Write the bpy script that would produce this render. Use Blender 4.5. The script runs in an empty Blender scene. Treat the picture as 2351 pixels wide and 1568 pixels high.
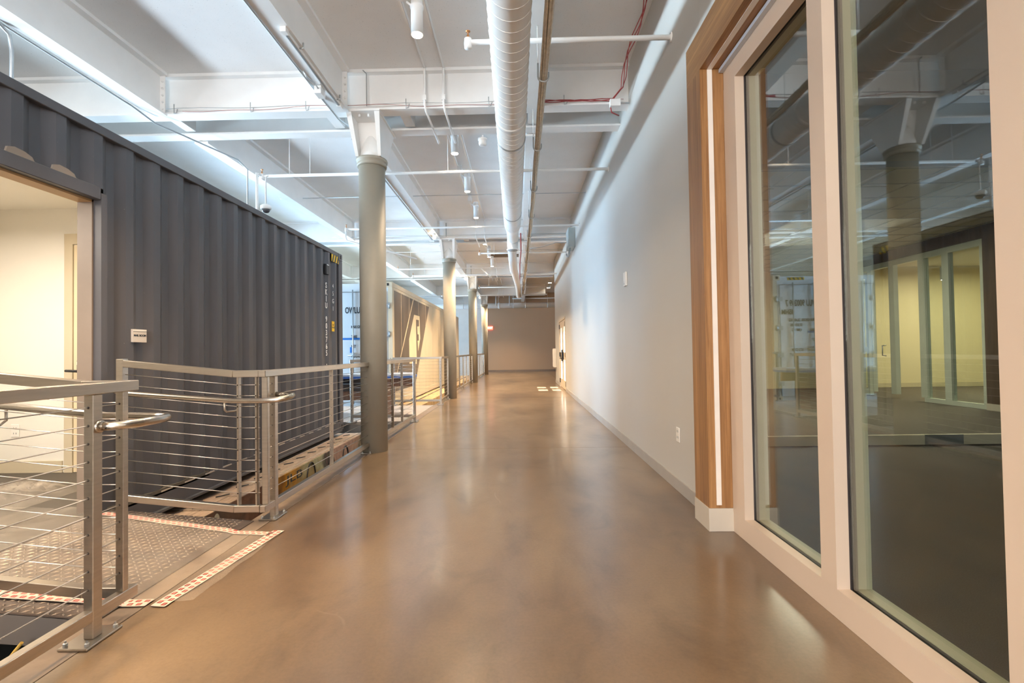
import bpy, math, random
from mathutils import Vector, Matrix
random.seed(7)
S = bpy.context.scene
COL = S.collection
PI = math.pi

# ------------------------------------------------------------------ camera
cam_d = bpy.data.cameras.new('camera'); cam = bpy.data.objects.new('camera', cam_d); COL.objects.link(cam)
RX = (0.99974816, -0.01526399, -0.01645048); RY = (0.01673642, 0.01879801, 0.99968321); RZ = (-0.01494992, -0.99970678, 0.01904874)
m = Matrix(((RX[0], -RX[1], -RX[2], 0), (RY[0], -RY[1], -RY[2], 0), (RZ[0], -RZ[1], -RZ[2], 1.1908), (0, 0, 0, 1)))
cam.matrix_world = m
cam_d.sensor_fit = 'HORIZONTAL'; cam_d.sensor_width = 36; cam_d.lens = 17.127
cam_d.clip_start = 0.05; cam_d.clip_end = 200
S.camera = cam

# ------------------------------------------------------------------ view, world
S.view_settings.view_transform = 'Standard'; S.view_settings.look = 'None'
S.view_settings.gamma = 1; S.view_settings.use_curve_mapping = False
S.view_settings.exposure = 1.3
cy = S.cycles
cy.max_bounces = 10; cy.diffuse_bounces = 6; cy.glossy_bounces = 5; cy.transparent_max_bounces = 24; cy.transmission_bounces = 6
cy.sample_clamp_indirect = 4; cy.caustics_reflective = False; cy.caustics_refractive = False
cy.use_denoising = True
cy.use_light_tree = True

W = bpy.data.worlds.new('sky'); S.world = W; W.use_nodes = True
bg = W.node_tree.nodes['Background']; bg.inputs[0].default_value = (0.75, 0.87, 1.0, 1); bg.inputs[1].default_value = 2.0

def area(name, loc, rot, sx, sy, power, color, spread=180):
    l = bpy.data.lights.new(name, 'AREA'); l.shape = 'RECTANGLE'; l.size = sx; l.size_y = sy; l.energy = power; l.color = color
    l.spread = math.radians(spread)
    o = bpy.data.objects.new(name, l); o.location = loc; o.rotation_euler = rot; COL.objects.link(o); return o
def spot(name, loc, target, power, color, size=80, blend=0.6, rad=0.04):
    l = bpy.data.lights.new(name, 'SPOT'); l.energy = power; l.color = color; l.spot_size = math.radians(size); l.spot_blend = blend
    l.shadow_soft_size = rad
    o = bpy.data.objects.new(name, l); o.location = loc
    o.rotation_euler = (Vector(target) - Vector(loc)).to_track_quat('-Z', 'Y').to_euler(); COL.objects.link(o); return o

COOL = (0.62, 0.80, 1.0); WARM = (1.0, 0.74, 0.46); WARM2 = (1.0, 0.68, 0.38)
# daylight through the row of windows in the left wall
WINS = [(-4.6, 2.0, 2.05, 2.8, 130), (-0.4, 2.0, 2.05, 2.8, 130), (3.8, 2.0, 2.05, 2.8, 130), (7.2, 1.0, 2.05, 2.8, 60), (9.6, 0.85, 0.2, 3.3, 400), (12.6, 0.75, 0.1, 3.4, 480),
        (15.6, 1.9, 2.05, 2.8, 120), (19.8, 1.9, 2.05, 2.8, 120), (25.6, 2.0, 0.3, 3.5, 300)]
for y, hw, z0, z1, pw in WINS:
    area('window_daylight', (-9.32, y, (z0 + z1) / 2), (0, math.radians(-90), 0), z1 - z0, 2 * hw, pw * (0.72 if z1 < 3 else 0.4), COOL if z1 < 3 else (0.42, 0.66, 1.0), 75 if z1 < 3 else 100)
# linear uplights standing on the container roofs
area('roof_uplight', (-5.25, 2.1, 2.97), (0, math.radians(180 + 60), 0), 0.2, 11.6, 32, (0.66, 0.83, 1.0), 70)
area('roof_uplight', (-5.25, 17.4, 2.97), (0, math.radians(180 + 60), 0), 0.2, 11.6, 32, (0.66, 0.83, 1.0), 70)
# unseen fill lamp added behind the camera to lift ceiling, duct and walls
area('back_fill', (-3.0, -6.8, 2.6), (math.radians(90), 0, 0), 7.0, 2.6, 480, (1.0, 0.955, 0.91))
# sun for the far double doors on the right
sl = bpy.data.lights.new('sun', 'SUN'); sl.energy = 36; sl.color = (1, 0.93, 0.82); sl.angle = 0.01
so = bpy.data.objects.new('sun', sl); COL.objects.link(so)
so.rotation_euler = Vector((-0.46, 0.03, -1.0)).to_track_quat('-Z', 'Y').to_euler()
# room inside the dark container
area('mail_room_light', (-4.2, 2.6, 2.42), (0, 0, 0), 1.2, 2.2, 42, (1.0, 0.88, 0.74))
# tracks above the walkway and containers (warm)
for y in (-1.0, 1.6, 4.25, 6.85, 8.5, 10.2, 12.75, 14.5, 16.1, 19.0, 22.0, 25.0):
    spot('track_spot', (-0.87, y, 3.93), (-0.9, y, 0), (100 if y < 10 else 300), WARM, 120, 0.9)
for y, t in ((0.7, (-2.5, 2.6, 0.2)), (3.4, (-2.3, 2.9, 0.1)), (11.4, (-2.7, 13.2, 0.2)), (14.6, (-2.9, 15.6, 0.3)), (18.1, (-2.8, 17.0, 0.5)), (21.4, (-2.6, 22.0, 0.2)), (24.5, (-1.2, 25.2, 0.0))):
    spot('beam_spot', (-2.0, y, 3.82), t, 130 if y < 5 else 95, WARM2, 66, 0.8)
# rooms behind the storefront glass
area('shop_room_light', (11.5, 11.0, 3.2), (0, 0, 0), 3.5, 4.0, 120, (1.0, 0.86, 0.62))
area('front_room_light', (5.5, 9.0, 3.25), (0, 0, 0), 2.0, 2.0, 80, (1.0, 0.88, 0.7))

# ------------------------------------------------------------------ helpers
ORIG = {}
class MB:
    def __init__(s): s.v = []; s.f = []; s.sm = []
    def add(s, vs, fs, smooth=False):
        b = len(s.v); s.v += [tuple(v) for v in vs]; s.f += [tuple(b + i for i in f) for f in fs]; s.sm += [smooth] * len(fs); return s
    def box(s, x0, x1, y0, y1, z0, z1):
        if x0 > x1: x0, x1 = x1, x0
        if y0 > y1: y0, y1 = y1, y0
        if z0 > z1: z0, z1 = z1, z0
        return s.add([(x0, y0, z0), (x1, y0, z0), (x1, y1, z0), (x0, y1, z0), (x0, y0, z1), (x1, y0, z1), (x1, y1, z1), (x0, y1, z1)],
                     [(0, 3, 2, 1), (4, 5, 6, 7), (0, 1, 5, 4), (1, 2, 6, 5), (2, 3, 7, 6), (3, 0, 4, 7)])
    def hexa(s, bot, top):
        return s.add(list(bot) + list(top), [(0, 3, 2, 1), (4, 5, 6, 7), (0, 1, 5, 4), (1, 2, 6, 5), (2, 3, 7, 6), (3, 0, 4, 7)])
    def bar(s, a, b, w, h, up=(0, 0, 1)):
        a = Vector(a); b = Vector(b); d = (b - a).normalized(); u = Vector(up)
        r = d.cross(u).normalized() * (w / 2); u2 = r.cross(d).normalized() * (h / 2)
        return s.add([a - r - u2, a + r - u2, a + r + u2, a - r + u2, b - r - u2, b + r - u2, b + r + u2, b - r + u2],
                     [(0, 3, 2, 1), (4, 5, 6, 7), (0, 1, 5, 4), (1, 2, 6, 5), (2, 3, 7, 6), (3, 0, 4, 7)])
    def tube(s, pts, r, n=8, cap=True, rs=None):
        P = [Vector(p) for p in pts]; rings = []
        prev = None
        for i, p in enumerate(P):
            if i == 0: d = P[1] - P[0]
            elif i == len(P) - 1: d = P[-1] - P[-2]
            else: d = (P[i + 1] - p).normalized() + (p - P[i - 1]).normalized()
            d.normalize()
            if prev is None:
                a = Vector((0, 0, 1)) if abs(d.z) < 0.9 else Vector((1, 0, 0))
                u = d.cross(a).normalized()
            else:
                u = (prev - d * prev.dot(d)).normalized()
            prev = u; w = d.cross(u); rr = rs[i] if rs else r
            rings.append([p + (u * math.cos(2 * PI * k / n) + w * math.sin(2 * PI * k / n)) * rr for k in range(n)])
        vs = [v for R_ in rings for v in R_]; fs = []
        for i in range(len(P) - 1):
            for k in range(n):
                fs.append((i * n + k, i * n + (k + 1) % n, (i + 1) * n + (k + 1) % n, (i + 1) * n + k))
        s.add(vs, fs, True)
        if cap:
            b = len(s.v) - len(vs)
            s.f += [tuple(b + k for k in range(n)), tuple(b + (len(P) - 1) * n + k for k in reversed(range(n)))]; s.sm += [False, False]
        return s
    def lathe(s, c, prof, n=24, axis='z', smooth=True):
        vs = []; fs = []
        for (r, h) in prof:
            for k in range(n):
                a = 2 * PI * k / n; q = (r * math.cos(a), r * math.sin(a), h)
                if axis == 'x': q = (h, q[0], q[1])
                if axis == 'y': q = (q[0], h, q[1])
                vs.append((c[0] + q[0], c[1] + q[1], c[2] + q[2]))
        for i in range(len(prof) - 1):
            for k in range(n):
                fs.append((i * n + k, i * n + (k + 1) % n, (i + 1) * n + (k + 1) % n, (i + 1) * n + k))
        fs.append(tuple(range(n))); fs.append(tuple((len(prof) - 1) * n + k for k in range(n)))
        return s.add(vs, fs, smooth)
    def prism(s, poly, axis, a, b):
        """poly in the two other axes, extruded along axis from a to b"""
        def P(p, t):
            return {'x': (t, p[0], p[1]), 'y': (p[0], t, p[1]), 'z': (p[0], p[1], t)}[axis]
        n = len(poly)
        fs = [tuple(range(n)), tuple(n + k for k in range(n))] + [(k, (k + 1) % n, n + (k + 1) % n, n + k) for k in range(n)]
        return s.add([P(p, a) for p in poly] + [P(p, b) for p in poly], fs)
    def build(s, name, mt, parent=None, bevel=0, kind=None):
        o0 = Vector(ORIG.get(parent.name, (0, 0, 0))) if parent else Vector((0, 0, 0))
        me = bpy.data.meshes.new(name); me.from_pydata([Vector(v) - o0 for v in s.v], [], s.f)
        me.polygons.foreach_set('use_smooth', s.sm)
        import bmesh
        bm = bmesh.new(); bm.from_mesh(me); bmesh.ops.recalc_face_normals(bm, faces=bm.faces)
        if bevel: bmesh.ops.bevel(bm, geom=[e for e in bm.edges], offset=bevel, segments=1, affect='EDGES')
        bm.to_mesh(me); bm.free(); me.update()
        if mt: me.materials.append(mt)
        o = bpy.data.objects.new(name, me); COL.objects.link(o)
        if parent: o.parent = parent
        ORIG[o.name] = tuple(o0)
        if kind: o['kind'] = kind
        return o

def thing(name, label, cat, loc=(0, 0, 0), group=None):
    o = bpy.data.objects.new(name, None); COL.objects.link(o); o.location = loc; ORIG[o.name] = tuple(loc)
    o.empty_display_size = 0.1
    o['label'] = label; o['category'] = cat
    if group: o['group'] = group
    return o
def tag(o, label, cat, group=None):
    o['label'] = label; o['category'] = cat
    if group: o['group'] = group
    return o
def struct(o): o['kind'] = 'structure'; return o
def sempty(name, loc=(0, 0, 0)):
    o = bpy.data.objects.new(name, None); COL.objects.link(o); o.location = loc; ORIG[o.name] = tuple(loc); o['kind'] = 'structure'; return o
def kids(o): return [c for c in bpy.data.objects if c.parent == o]
def dup(root, loc, label):
    r = root.copy(); COL.objects.link(r); r.location = loc; r['label'] = label
    for c in kids(root):
        n = c.copy(); COL.objects.link(n); n.parent = r
        for g in kids(c):
            k = g.copy(); COL.objects.link(k); k.parent = n
    return r
def text(name, body, loc, rot, size, mt, parent=None, ext=0.001, align='CENTER', sx=1.0, spacing=1.0, bold=0.0):
    cu = bpy.data.curves.new(name, 'FONT'); cu.body = body; cu.size = size; cu.extrude = ext; cu.offset = bold; cu.align_x = align; cu.align_y = 'CENTER'
    cu.space_line = spacing; cu.resolution_u = 3
    t = bpy.data.objects.new(name + '_tmp', cu); COL.objects.link(t)
    bpy.context.view_layer.update()
    me = bpy.data.meshes.new_from_object(t.evaluated_get(bpy.context.evaluated_depsgraph_get()))
    bpy.data.objects.remove(t)
    M = Matrix.Translation(loc) @ rot.to_matrix().to_4x4() @ Matrix.Diagonal((sx, 1, 1, 1))
    o0 = Vector(ORIG.get(parent.name, (0, 0, 0))) if parent else Vector((0, 0, 0))
    me.transform(Matrix.Translation(-o0) @ M)
    me.materials.clear(); me.materials.append(mt)
    o = bpy.data.objects.new(name, me); COL.objects.link(o)
    if parent: o.parent = parent
    ORIG[o.name] = tuple(o0)
    return o
from mathutils import Euler
ROT_PX = Euler((PI / 2, 0, PI / 2))      # text readable from +X side (on a face looking to +X)
ROT_NY = Euler((PI / 2, 0, 0))           # readable from -Y
ROT_NX = Euler((PI / 2, 0, -PI / 2))     # readable from -X

# ------------------------------------------------------------------ materials
def nodes(name):
    mt = bpy.data.materials.new(name); mt.use_nodes = True; nt = mt.node_tree
    return mt, nt, nt.nodes['Principled BSDF']
def L(nt, a, b): nt.links.new(a, b)
def ramp(nt, fac, stops, interp='LINEAR'):
    r = nt.nodes.new('ShaderNodeValToRGB'); r.color_ramp.interpolation = interp
    e = r.color_ramp.elements
    e[0].position = stops[0][0]; e[0].color = (*stops[0][1], 1); e[1].position = stops[-1][0]; e[1].color = (*stops[-1][1], 1)
    for p, c in stops[1:-1]:
        q = e.new(p); q.color = (*c, 1)
    L(nt, fac, r.inputs[0]); return r.outputs[0]
def noise(nt, vec, scale, detail=4, rough=0.55, dist=0.0):
    n = nt.nodes.new('ShaderNodeTexNoise'); n.inputs['Scale'].default_value = scale; n.inputs['Detail'].default_value = detail
    n.inputs['Roughness'].default_value = rough; n.inputs['Distortion'].default_value = dist
    L(nt, vec, n.inputs['Vector']); return n.outputs[0]
def pos(nt, sc=(1, 1, 1)):
    g = nt.nodes.new('ShaderNodeNewGeometry'); mp = nt.nodes.new('ShaderNodeMapping'); mp.inputs['Scale'].default_value = sc
    L(nt, g.outputs['Position'], mp.inputs['Vector']); return mp.outputs[0]
def bump(nt, b, h, strength, dist=0.01):
    n = nt.nodes.new('ShaderNodeBump'); n.inputs['Strength'].default_value = strength; n.inputs['Distance'].default_value = dist
    L(nt, h, n.inputs['Height']); L(nt, n.outputs[0], b.inputs['Normal'])
def mul(nt, c1, c2, fac=1.0, mode='MULTIPLY'):
    n = nt.nodes.new('ShaderNodeMix'); n.data_type = 'RGBA'; n.blend_type = mode; n.inputs[0].default_value = fac
    for s_, c in ((6, c1), (7, c2)):
        if isinstance(c, tuple): n.inputs[s_].default_value = (*c, 1)
        else: L(nt, c, n.inputs[s_])
    return n.outputs[2]
def M(name, col, rough=0.5, metal=0.0, var=0.06, scale=3.0, bmp=0.0, bscale=60, sc=(1, 1, 1), coat=0.0, spec=0.5):
    mt, nt, b = nodes(name)
    p = pos(nt, sc)
    lo = tuple(max(0, c * (1 - var)) for c in col); hi = tuple(min(1, c * (1 + var)) for c in col)
    L(nt, ramp(nt, noise(nt, p, scale), [(0.3, lo), (0.7, hi)]), b.inputs['Base Color'])
    b.inputs['Roughness'].default_value = rough; b.inputs['Metallic'].default_value = metal
    b.inputs['Coat Weight'].default_value = coat; b.inputs['Specular IOR Level'].default_value = spec
    if bmp: bump(nt, b, noise(nt, p, bscale, 3), bmp, 0.004)
    return mt
def EM(name, col, st):
    mt, nt, b = nodes(name); b.inputs['Base Color'].default_value = (*col, 1); b.inputs['Emission Color'].default_value = (*col, 1)
    b.inputs['Emission Strength'].default_value = st; return mt
def glass(name, tint=(0.93, 0.96, 0.95), base=0.05, k=0.9):
    mt = bpy.data.materials.new(name); mt.use_nodes = True; nt = mt.node_tree
    for n in list(nt.nodes): nt.nodes.remove(n)
    out = nt.nodes.new('ShaderNodeOutputMaterial'); mx = nt.nodes.new('ShaderNodeMixShader')
    tr = nt.nodes.new('ShaderNodeBsdfTransparent'); tr.inputs[0].default_value = (*tint, 1)
    gl = nt.nodes.new('ShaderNodeBsdfGlossy'); gl.inputs['Roughness'].default_value = 0.003; gl.inputs[0].default_value = (1, 1, 1, 1)
    lw = nt.nodes.new('ShaderNodeLayerWeight'); lw.inputs[0].default_value = 0.5
    pw = nt.nodes.new('ShaderNodeMath'); pw.operation = 'POWER'; pw.inputs[1].default_value = 4.0; L(nt, lw.outputs['Facing'], pw.inputs[0])
    ma = nt.nodes.new('ShaderNodeMath'); ma.operation = 'MULTIPLY_ADD'; ma.inputs[1].default_value = k; ma.inputs[2].default_value = base
    L(nt, pw.outputs[0], ma.inputs[0]); L(nt, ma.outputs[0], mx.inputs[0]); L(nt, tr.outputs[0], mx.inputs[1]); L(nt, gl.outputs[0], mx.inputs[2])
    L(nt, mx.outputs[0], out.inputs[0]); return mt

WHITE = M('white_paint', (0.83, 0.82, 0.805), 0.55, var=0.03)
# board marked painted ceiling
def ceil_mat():
    mt, nt, b = nodes('painted_concrete')
    p = pos(nt); n1 = noise(nt, p, 1.2, 5); n2 = noise(nt, p, 70, 2)
    base = ramp(nt, n1, [(0.3, (0.79, 0.775, 0.755)), (0.7, (0.86, 0.85, 0.835))])
    pit = ramp(nt, n2, [(0.28, (0.72, 0.72, 0.72)), (0.34, (1, 1, 1))])
    L(nt, mul(nt, base, pit), b.inputs['Base Color']); b.inputs['Roughness'].default_value = 0.8
    w = nt.nodes.new('ShaderNodeTexWave'); w.bands_direction = 'X'; w.inputs['Scale'].default_value = 1.1; w.inputs['Distortion'].default_value = 0.4
    w.wave_profile = 'SAW'; L(nt, p, w.inputs['Vector'])
    bump(nt, b, w.outputs[1], 0.15, 0.01); return mt
CEIL = ceil_mat()
WALLM = M('wall_paint', (0.56, 0.54, 0.505), 0.42, var=0.02, scale=1.0, bmp=0.05, bscale=180)
FARW = M('taupe_paint', (0.50, 0.355, 0.24), 0.5, var=0.02, scale=1.0)
BASEB = M('baseboard_grey', (0.42, 0.39, 0.36), 0.45)
TRIMB = M('trim_block_grey', (0.56, 0.50, 0.42), 0.5)
def floor_mat(name, tint=1.0):
    mt, nt, b = nodes(name)
    p = pos(nt); ps = pos(nt, (1.0, 0.55, 1))
    n1 = noise(nt, ps, 0.8, 4, 0.55, 0.3); n2 = noise(nt, ps, 3.2, 5, 0.6, 0.5); n3 = noise(nt, p, 60, 4, 0.7)
    c = ramp(nt, n1, [(0.32, (0.10 * tint, 0.058 * tint, 0.030 * tint)), (0.46, (0.18 * tint, 0.115 * tint, 0.064 * tint)), (0.68, (0.275 * tint, 0.19 * tint, 0.115 * tint))])
    c2 = ramp(nt, n2, [(0.25, (0.62, 0.60, 0.58)), (0.47, (0.95, 0.95, 0.95)), (0.75, (1.15, 1.14, 1.13))])
    c3 = ramp(nt, n3, [(0.25, (0.86, 0.86, 0.86)), (0.6, (1.03, 1.03, 1.03))])
    col = mul(nt, mul(nt, c, c2), c3)
    # thin pale scratches
    v = nt.nodes.new('ShaderNodeTexVoronoi'); v.feature = 'DISTANCE_TO_EDGE'; v.inputs['Scale'].default_value = 0.8
    dn = nt.nodes.new('ShaderNodeTexNoise'); dn.inputs['Scale'].default_value = 1.5; L(nt, p, dn.inputs['Vector'])
    mxv = nt.nodes.new('ShaderNodeMix'); mxv.data_type = 'VECTOR'; mxv.inputs[0].default_value = 0.35; L(nt, p, mxv.inputs[4]); L(nt, dn.outputs[1], mxv.inputs[5]); L(nt, mxv.outputs[1], v.inputs['Vector'])
    ed = ramp(nt, v.outputs[0], [(0.0, (1, 1, 1)), (0.002, (0, 0, 0))])
    ms = ramp(nt, noise(nt, p, 1.7, 2), [(0.58, (0, 0, 0)), (0.75, (0.3, 0.3, 0.3))])
    fac = mul(nt, ed, ms)
    mx = nt.nodes.new('ShaderNodeMix'); mx.data_type = 'RGBA'; L(nt, fac, mx.inputs[0]); L(nt, col, mx.inputs[6]); mx.inputs[7].default_value = (0.6, 0.5, 0.38, 1)
    L(nt, mx.outputs[2], b.inputs['Base Color'])
    b.inputs['Roughness'].default_value = 0.31; b.inputs['Specular IOR Level'].default_value = 0.55
    b.inputs['Coat Weight'].default_value = 0.65; b.inputs['Coat Roughness'].default_value = 0.15
    bump(nt, b, noise(nt, pos(nt, (0.5, 1, 1)), 6, 5, 0.6), 0.14, 0.004); return mt
FLOOR = floor_mat('polished_concrete')
CURB = M('curb_concrete', (0.235, 0.172, 0.125), 0.45, var=0.18, scale=9, bmp=0.15, bscale=50)
PIT = M('pit_concrete', (0.10, 0.085, 0.07), 0.8, var=0.3, scale=5)
STEEL = M('brushed_stainless', (0.56, 0.50, 0.43), 0.30, 1.0, var=0.07, scale=6, sc=(1, 1, 14), bmp=0.05, bscale=120)
TUBEM = M('polished_tube', (0.55, 0.50, 0.44), 0.22, 1.0, var=0.08, scale=8, bmp=0.03, bscale=80)
CABLE = M('cable_steel', (0.60, 0.55, 0.50), 0.35, 1.0)
HOLE = M('bore_dark', (0.03, 0.025, 0.02), 0.8)
COLM = M('column_paint', (0.33, 0.305, 0.25), 0.5, var=0.04, scale=4, bmp=0.05, bscale=30)
def cont_mat(name, col, rough=0.42, var=0.16):
    mt, nt, b = nodes(name)
    p = pos(nt, (1, 1, 0.25)); n1 = noise(nt, p, 2.0, 5); n2 = noise(nt, pos(nt), 45, 3, 0.7)
    lo = tuple(c * (1 - var) for c in col); hi = tuple(c * (1 + var) for c in col)
    base = ramp(nt, n1, [(0.3, lo), (0.7, hi)])
    sp = ramp(nt, n2, [(0.73, (0, 0, 0)), (0.76, (0.5, 0.5, 0.5))])
    mx = nt.nodes.new('ShaderNodeMix'); mx.data_type = 'RGBA'; L(nt, sp, mx.inputs[0]); L(nt, base, mx.inputs[6]); mx.inputs[7].default_value = (0.4, 0.38, 0.36, 1)
    L(nt, mx.outputs[2], b.inputs['Base Color']); b.inputs['Roughness'].default_value = rough; b.inputs['Metallic'].default_value = 0.0
    bump(nt, b, noise(nt, pos(nt), 8, 4), 0.12, 0.01); return mt
CONT = cont_mat('container_charcoal', (0.088, 0.087, 0.098))
CONTJ = M('opening_jamb', (0.25, 0.20, 0.165), 0.5, var=0.1)
CREAM = cont_mat('container_cream', (0.66, 0.57, 0.42), 0.45, 0.04)
CWHITE = cont_mat('container_white', (0.72, 0.76, 0.78), 0.45, 0.03)
DARKBR = cont_mat('graphic_brown', (0.17, 0.14, 0.115), 0.4, 0.18)
CREAM2 = M('graphic_cream', (0.78, 0.66, 0.45), 0.5)
BLACK = M('black_paint', (0.02, 0.02, 0.022), 0.4)
INK = M('black_ink', (0.03, 0.04, 0.05), 0.6)
LETW = M('white_letters', (0.75, 0.75, 0.74), 0.6)
YEL = M('yellow_sticker', (0.85, 0.52, 0.02), 0.5)
DBLUE = M('blue_tape', (0.02, 0.19, 0.60), 0.5)
ROOMW = M('room_wall_paint', (0.80, 0.77, 0.70), 0.6, var=0.01)
ROOMT = M('room_trim_paint', (0.58, 0.50, 0.36), 0.5, var=0.02)
GREYP = M('grey_plate', (0.30, 0.31, 0.31), 0.5)
SIGNM = M('sign_silver', (0.66, 0.60, 0.54), 0.4)
OUTL = M('outlet_plate', (0.82, 0.79, 0.74), 0.4)
RED = M('red_wire', (0.36, 0.06, 0.06), 0.6)
GALV = M('galvanised', (0.45, 0.47, 0.48), 0.4, 0.7)
CABW = M('bundle_cable', (0.66, 0.60, 0.50), 0.55, var=0.15, scale=30)
BRASS = M('brass', (0.55, 0.25, 0.10), 0.35, 0.8)
LENS = EM('lamp_lens', (1.0, 0.86, 0.66), 9.0)
BULB = EM('bulb_glow', (1.0, 0.84, 0.6), 25.0)
DUCTM = M('duct_paint', (0.85, 0.845, 0.83), 0.42, var=0.02, scale=2)
FRAME = M('storefront_frame', (0.66, 0.53, 0.42), 0.42, var=0.02)
FRAMEG = M('inner_frame', (0.56, 0.54, 0.38), 0.42, var=0.02)
FRAME2 = M('far_frame', (0.55, 0.58, 0.50), 0.4, 0.0)
GASK = M('gasket', (0.045, 0.035, 0.035), 0.5)
SPACER = M('glass_spacer', (0.30, 0.28, 0.24), 0.35, 0.6)
STRIP = M('white_reveal_strip', (0.80, 0.74, 0.68), 0.4)
GLASS = glass('storefront_glass', (0.90, 0.93, 0.90), 0.07, 1.0)
GLASS2 = glass('partition_glass', (0.93, 0.96, 0.94), 0.03, 0.5)
def wood(name, c0, c1, axis):
    mt, nt, b = nodes(name)
    sc = {'z': (38, 38, 1.2), 'y': (38, 1.2, 38)}[axis]
    p = pos(nt, sc); n = noise(nt, p, 1.6, 6, 0.7, 0.4); n2 = noise(nt, pos(nt, {'z': (9, 9, 0.3), 'y': (9, 0.3, 9)}[axis]), 1.0, 3)
    c = ramp(nt, n, [(0.3, c0), (0.7, c1)]); c2 = ramp(nt, n2, [(0.3, (0.75, 0.72, 0.7)), (0.7, (1.1, 1.1, 1.1))])
    L(nt, mul(nt, c, c2), b.inputs['Base Color']); b.inputs['Roughness'].default_value = 0.4
    bump(nt, b, n, 0.1, 0.002); return mt
WOODV = wood('walnut_vertical', (0.22, 0.10, 0.035), (0.44, 0.23, 0.09), 'z')
WOODH = wood('walnut_horizontal', (0.22, 0.10, 0.035), (0.44, 0.23, 0.09), 'y')
DWOOD = wood('dark_brown_panel', (0.07, 0.045, 0.03), (0.13, 0.085, 0.055), 'z')
DESKW = wood('desk_laminate', (0.20, 0.10, 0.06), (0.34, 0.19, 0.12), 'z')
PLANK = M('ledge_plank', (0.40, 0.30, 0.225), 0.75, var=0.3, scale=7, sc=(6, 0.7, 1), bmp=0.4, bscale=40)
WPLANK = M('warm_plank', (0.52, 0.36, 0.19), 0.6, var=0.25, scale=6, sc=(7, 0.6, 1), bmp=0.3, bscale=40)
TILEM = M('landing_tile', (0.46, 0.40, 0.34), 0.4, var=0.1, scale=4)
CARPET = M('carpet_dark', (0.085, 0.072, 0.058), 0.75, var=0.35, scale=220, bmp=0.4, bscale=300)
CARPET2 = M('carpet_room', (0.10, 0.082, 0.062), 0.8, var=0.25, scale=40, sc=(0.4, 1, 1))
BEAMG = M('beam_dark_grey', (0.13, 0.115, 0.105), 0.5)
LUGM = M('tread_lug_steel', (0.30, 0.24, 0.19), 0.38, 0.4, var=0.15)
DPLATE = M('ramp_plate_steel', (0.15, 0.115, 0.095), 0.42, 0.3, var=0.2, scale=8, bmp=0.1, bscale=60)
ACT = M('ceiling_tile_white', (0.62, 0.56, 0.44), 0.8, var=0.03)
TGRID = M('ceiling_grid_white', (0.50, 0.46, 0.38), 0.5)
RMW = M('shop_wall_cream', (0.72, 0.63, 0.40), 0.6, var=0.01)
def graffiti():
    mt, nt, b = nodes('graffiti_paint')
    p = pos(nt, (1, 0.8, 1.6)); v = nt.nodes.new('ShaderNodeTexVoronoi'); v.inputs['Scale'].default_value = 1.3; v.feature = 'SMOOTH_F1'
    L(nt, p, v.inputs['Vector'])
    g = nt.nodes.new('ShaderNodeNewGeometry'); sp = nt.nodes.new('ShaderNodeSeparateXYZ'); L(nt, g.outputs[0], sp.inputs[0])
    ad = nt.nodes.new('ShaderNodeMath'); ad.operation = 'MULTIPLY_ADD'; L(nt, noise(nt, pos(nt), 2.2, 2, 0.5, 1.0), ad.inputs[0]); ad.inputs[1].default_value = 1.6; L(nt, sp.outputs[1], ad.inputs[2])
    mr = nt.nodes.new('ShaderNodeMapRange'); mr.inputs[1].default_value = 4.6; mr.inputs[2].default_value = 9.6; L(nt, ad.outputs[0], mr.inputs[0])
    c = ramp(nt, mr.outputs[0], [(0.0, (0.04, 0.045, 0.045)), (0.16, (0.20, 0.10, 0.06)), (0.26, (0.13, 0.05, 0.03)), (0.33, (0.50, 0.22, 0.01)), (0.42, (0.34, 0.24, 0.10)), (0.52, (0.42, 0.42, 0.28)), (0.58, (0.05, 0.04, 0.04)), (0.61, (0.42, 0.27, 0.22)), (0.74, (0.40, 0.26, 0.20)), (0.82, (0.24, 0.19, 0.13)), (0.92, (0.14, 0.11, 0.07))])
    c = mul(nt, c, ramp(nt, noise(nt, pos(nt), 14, 5), [(0.3, (0.7, 0.7, 0.7)), (0.6, (1.05, 1.05, 1.05))]))
    L(nt, c, b.inputs['Base Color']); b.inputs['Roughness'].default_value = 0.7; return mt
GRAF = graffiti()
def film():
    mt = bpy.data.materials.new('clear_film'); mt.use_nodes = True; nt = mt.node_tree; b = nt.nodes['Principled BSDF']
    out = nt.nodes['Material Output']; tr = nt.nodes.new('ShaderNodeBsdfTransparent'); mx = nt.nodes.new('ShaderNodeMixShader')
    b.inputs['Base Color'].default_value = (0.75, 0.66, 0.55, 1); b.inputs['Roughness'].default_value = 0.16; b.inputs['Specular IOR Level'].default_value = 0.9
    p = pos(nt, (1, 1, 1)); L(nt, ramp(nt, noise(nt, p, 3.0, 4, 0.6, 1.0), [(0.35, (0.08,) * 3), (0.7, (0.26,) * 3)]), mx.inputs[0])
    bump(nt, b, noise(nt, pos(nt, (1, 2.2, 1)), 9, 4, 0.6, 2.0), 0.8, 0.012)
    L(nt, tr.outputs[0], mx.inputs[1]); L(nt, b.outputs[0], mx.inputs[2]); L(nt, mx.outputs[0], out.inputs[0]); return mt
FILM = film()
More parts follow.
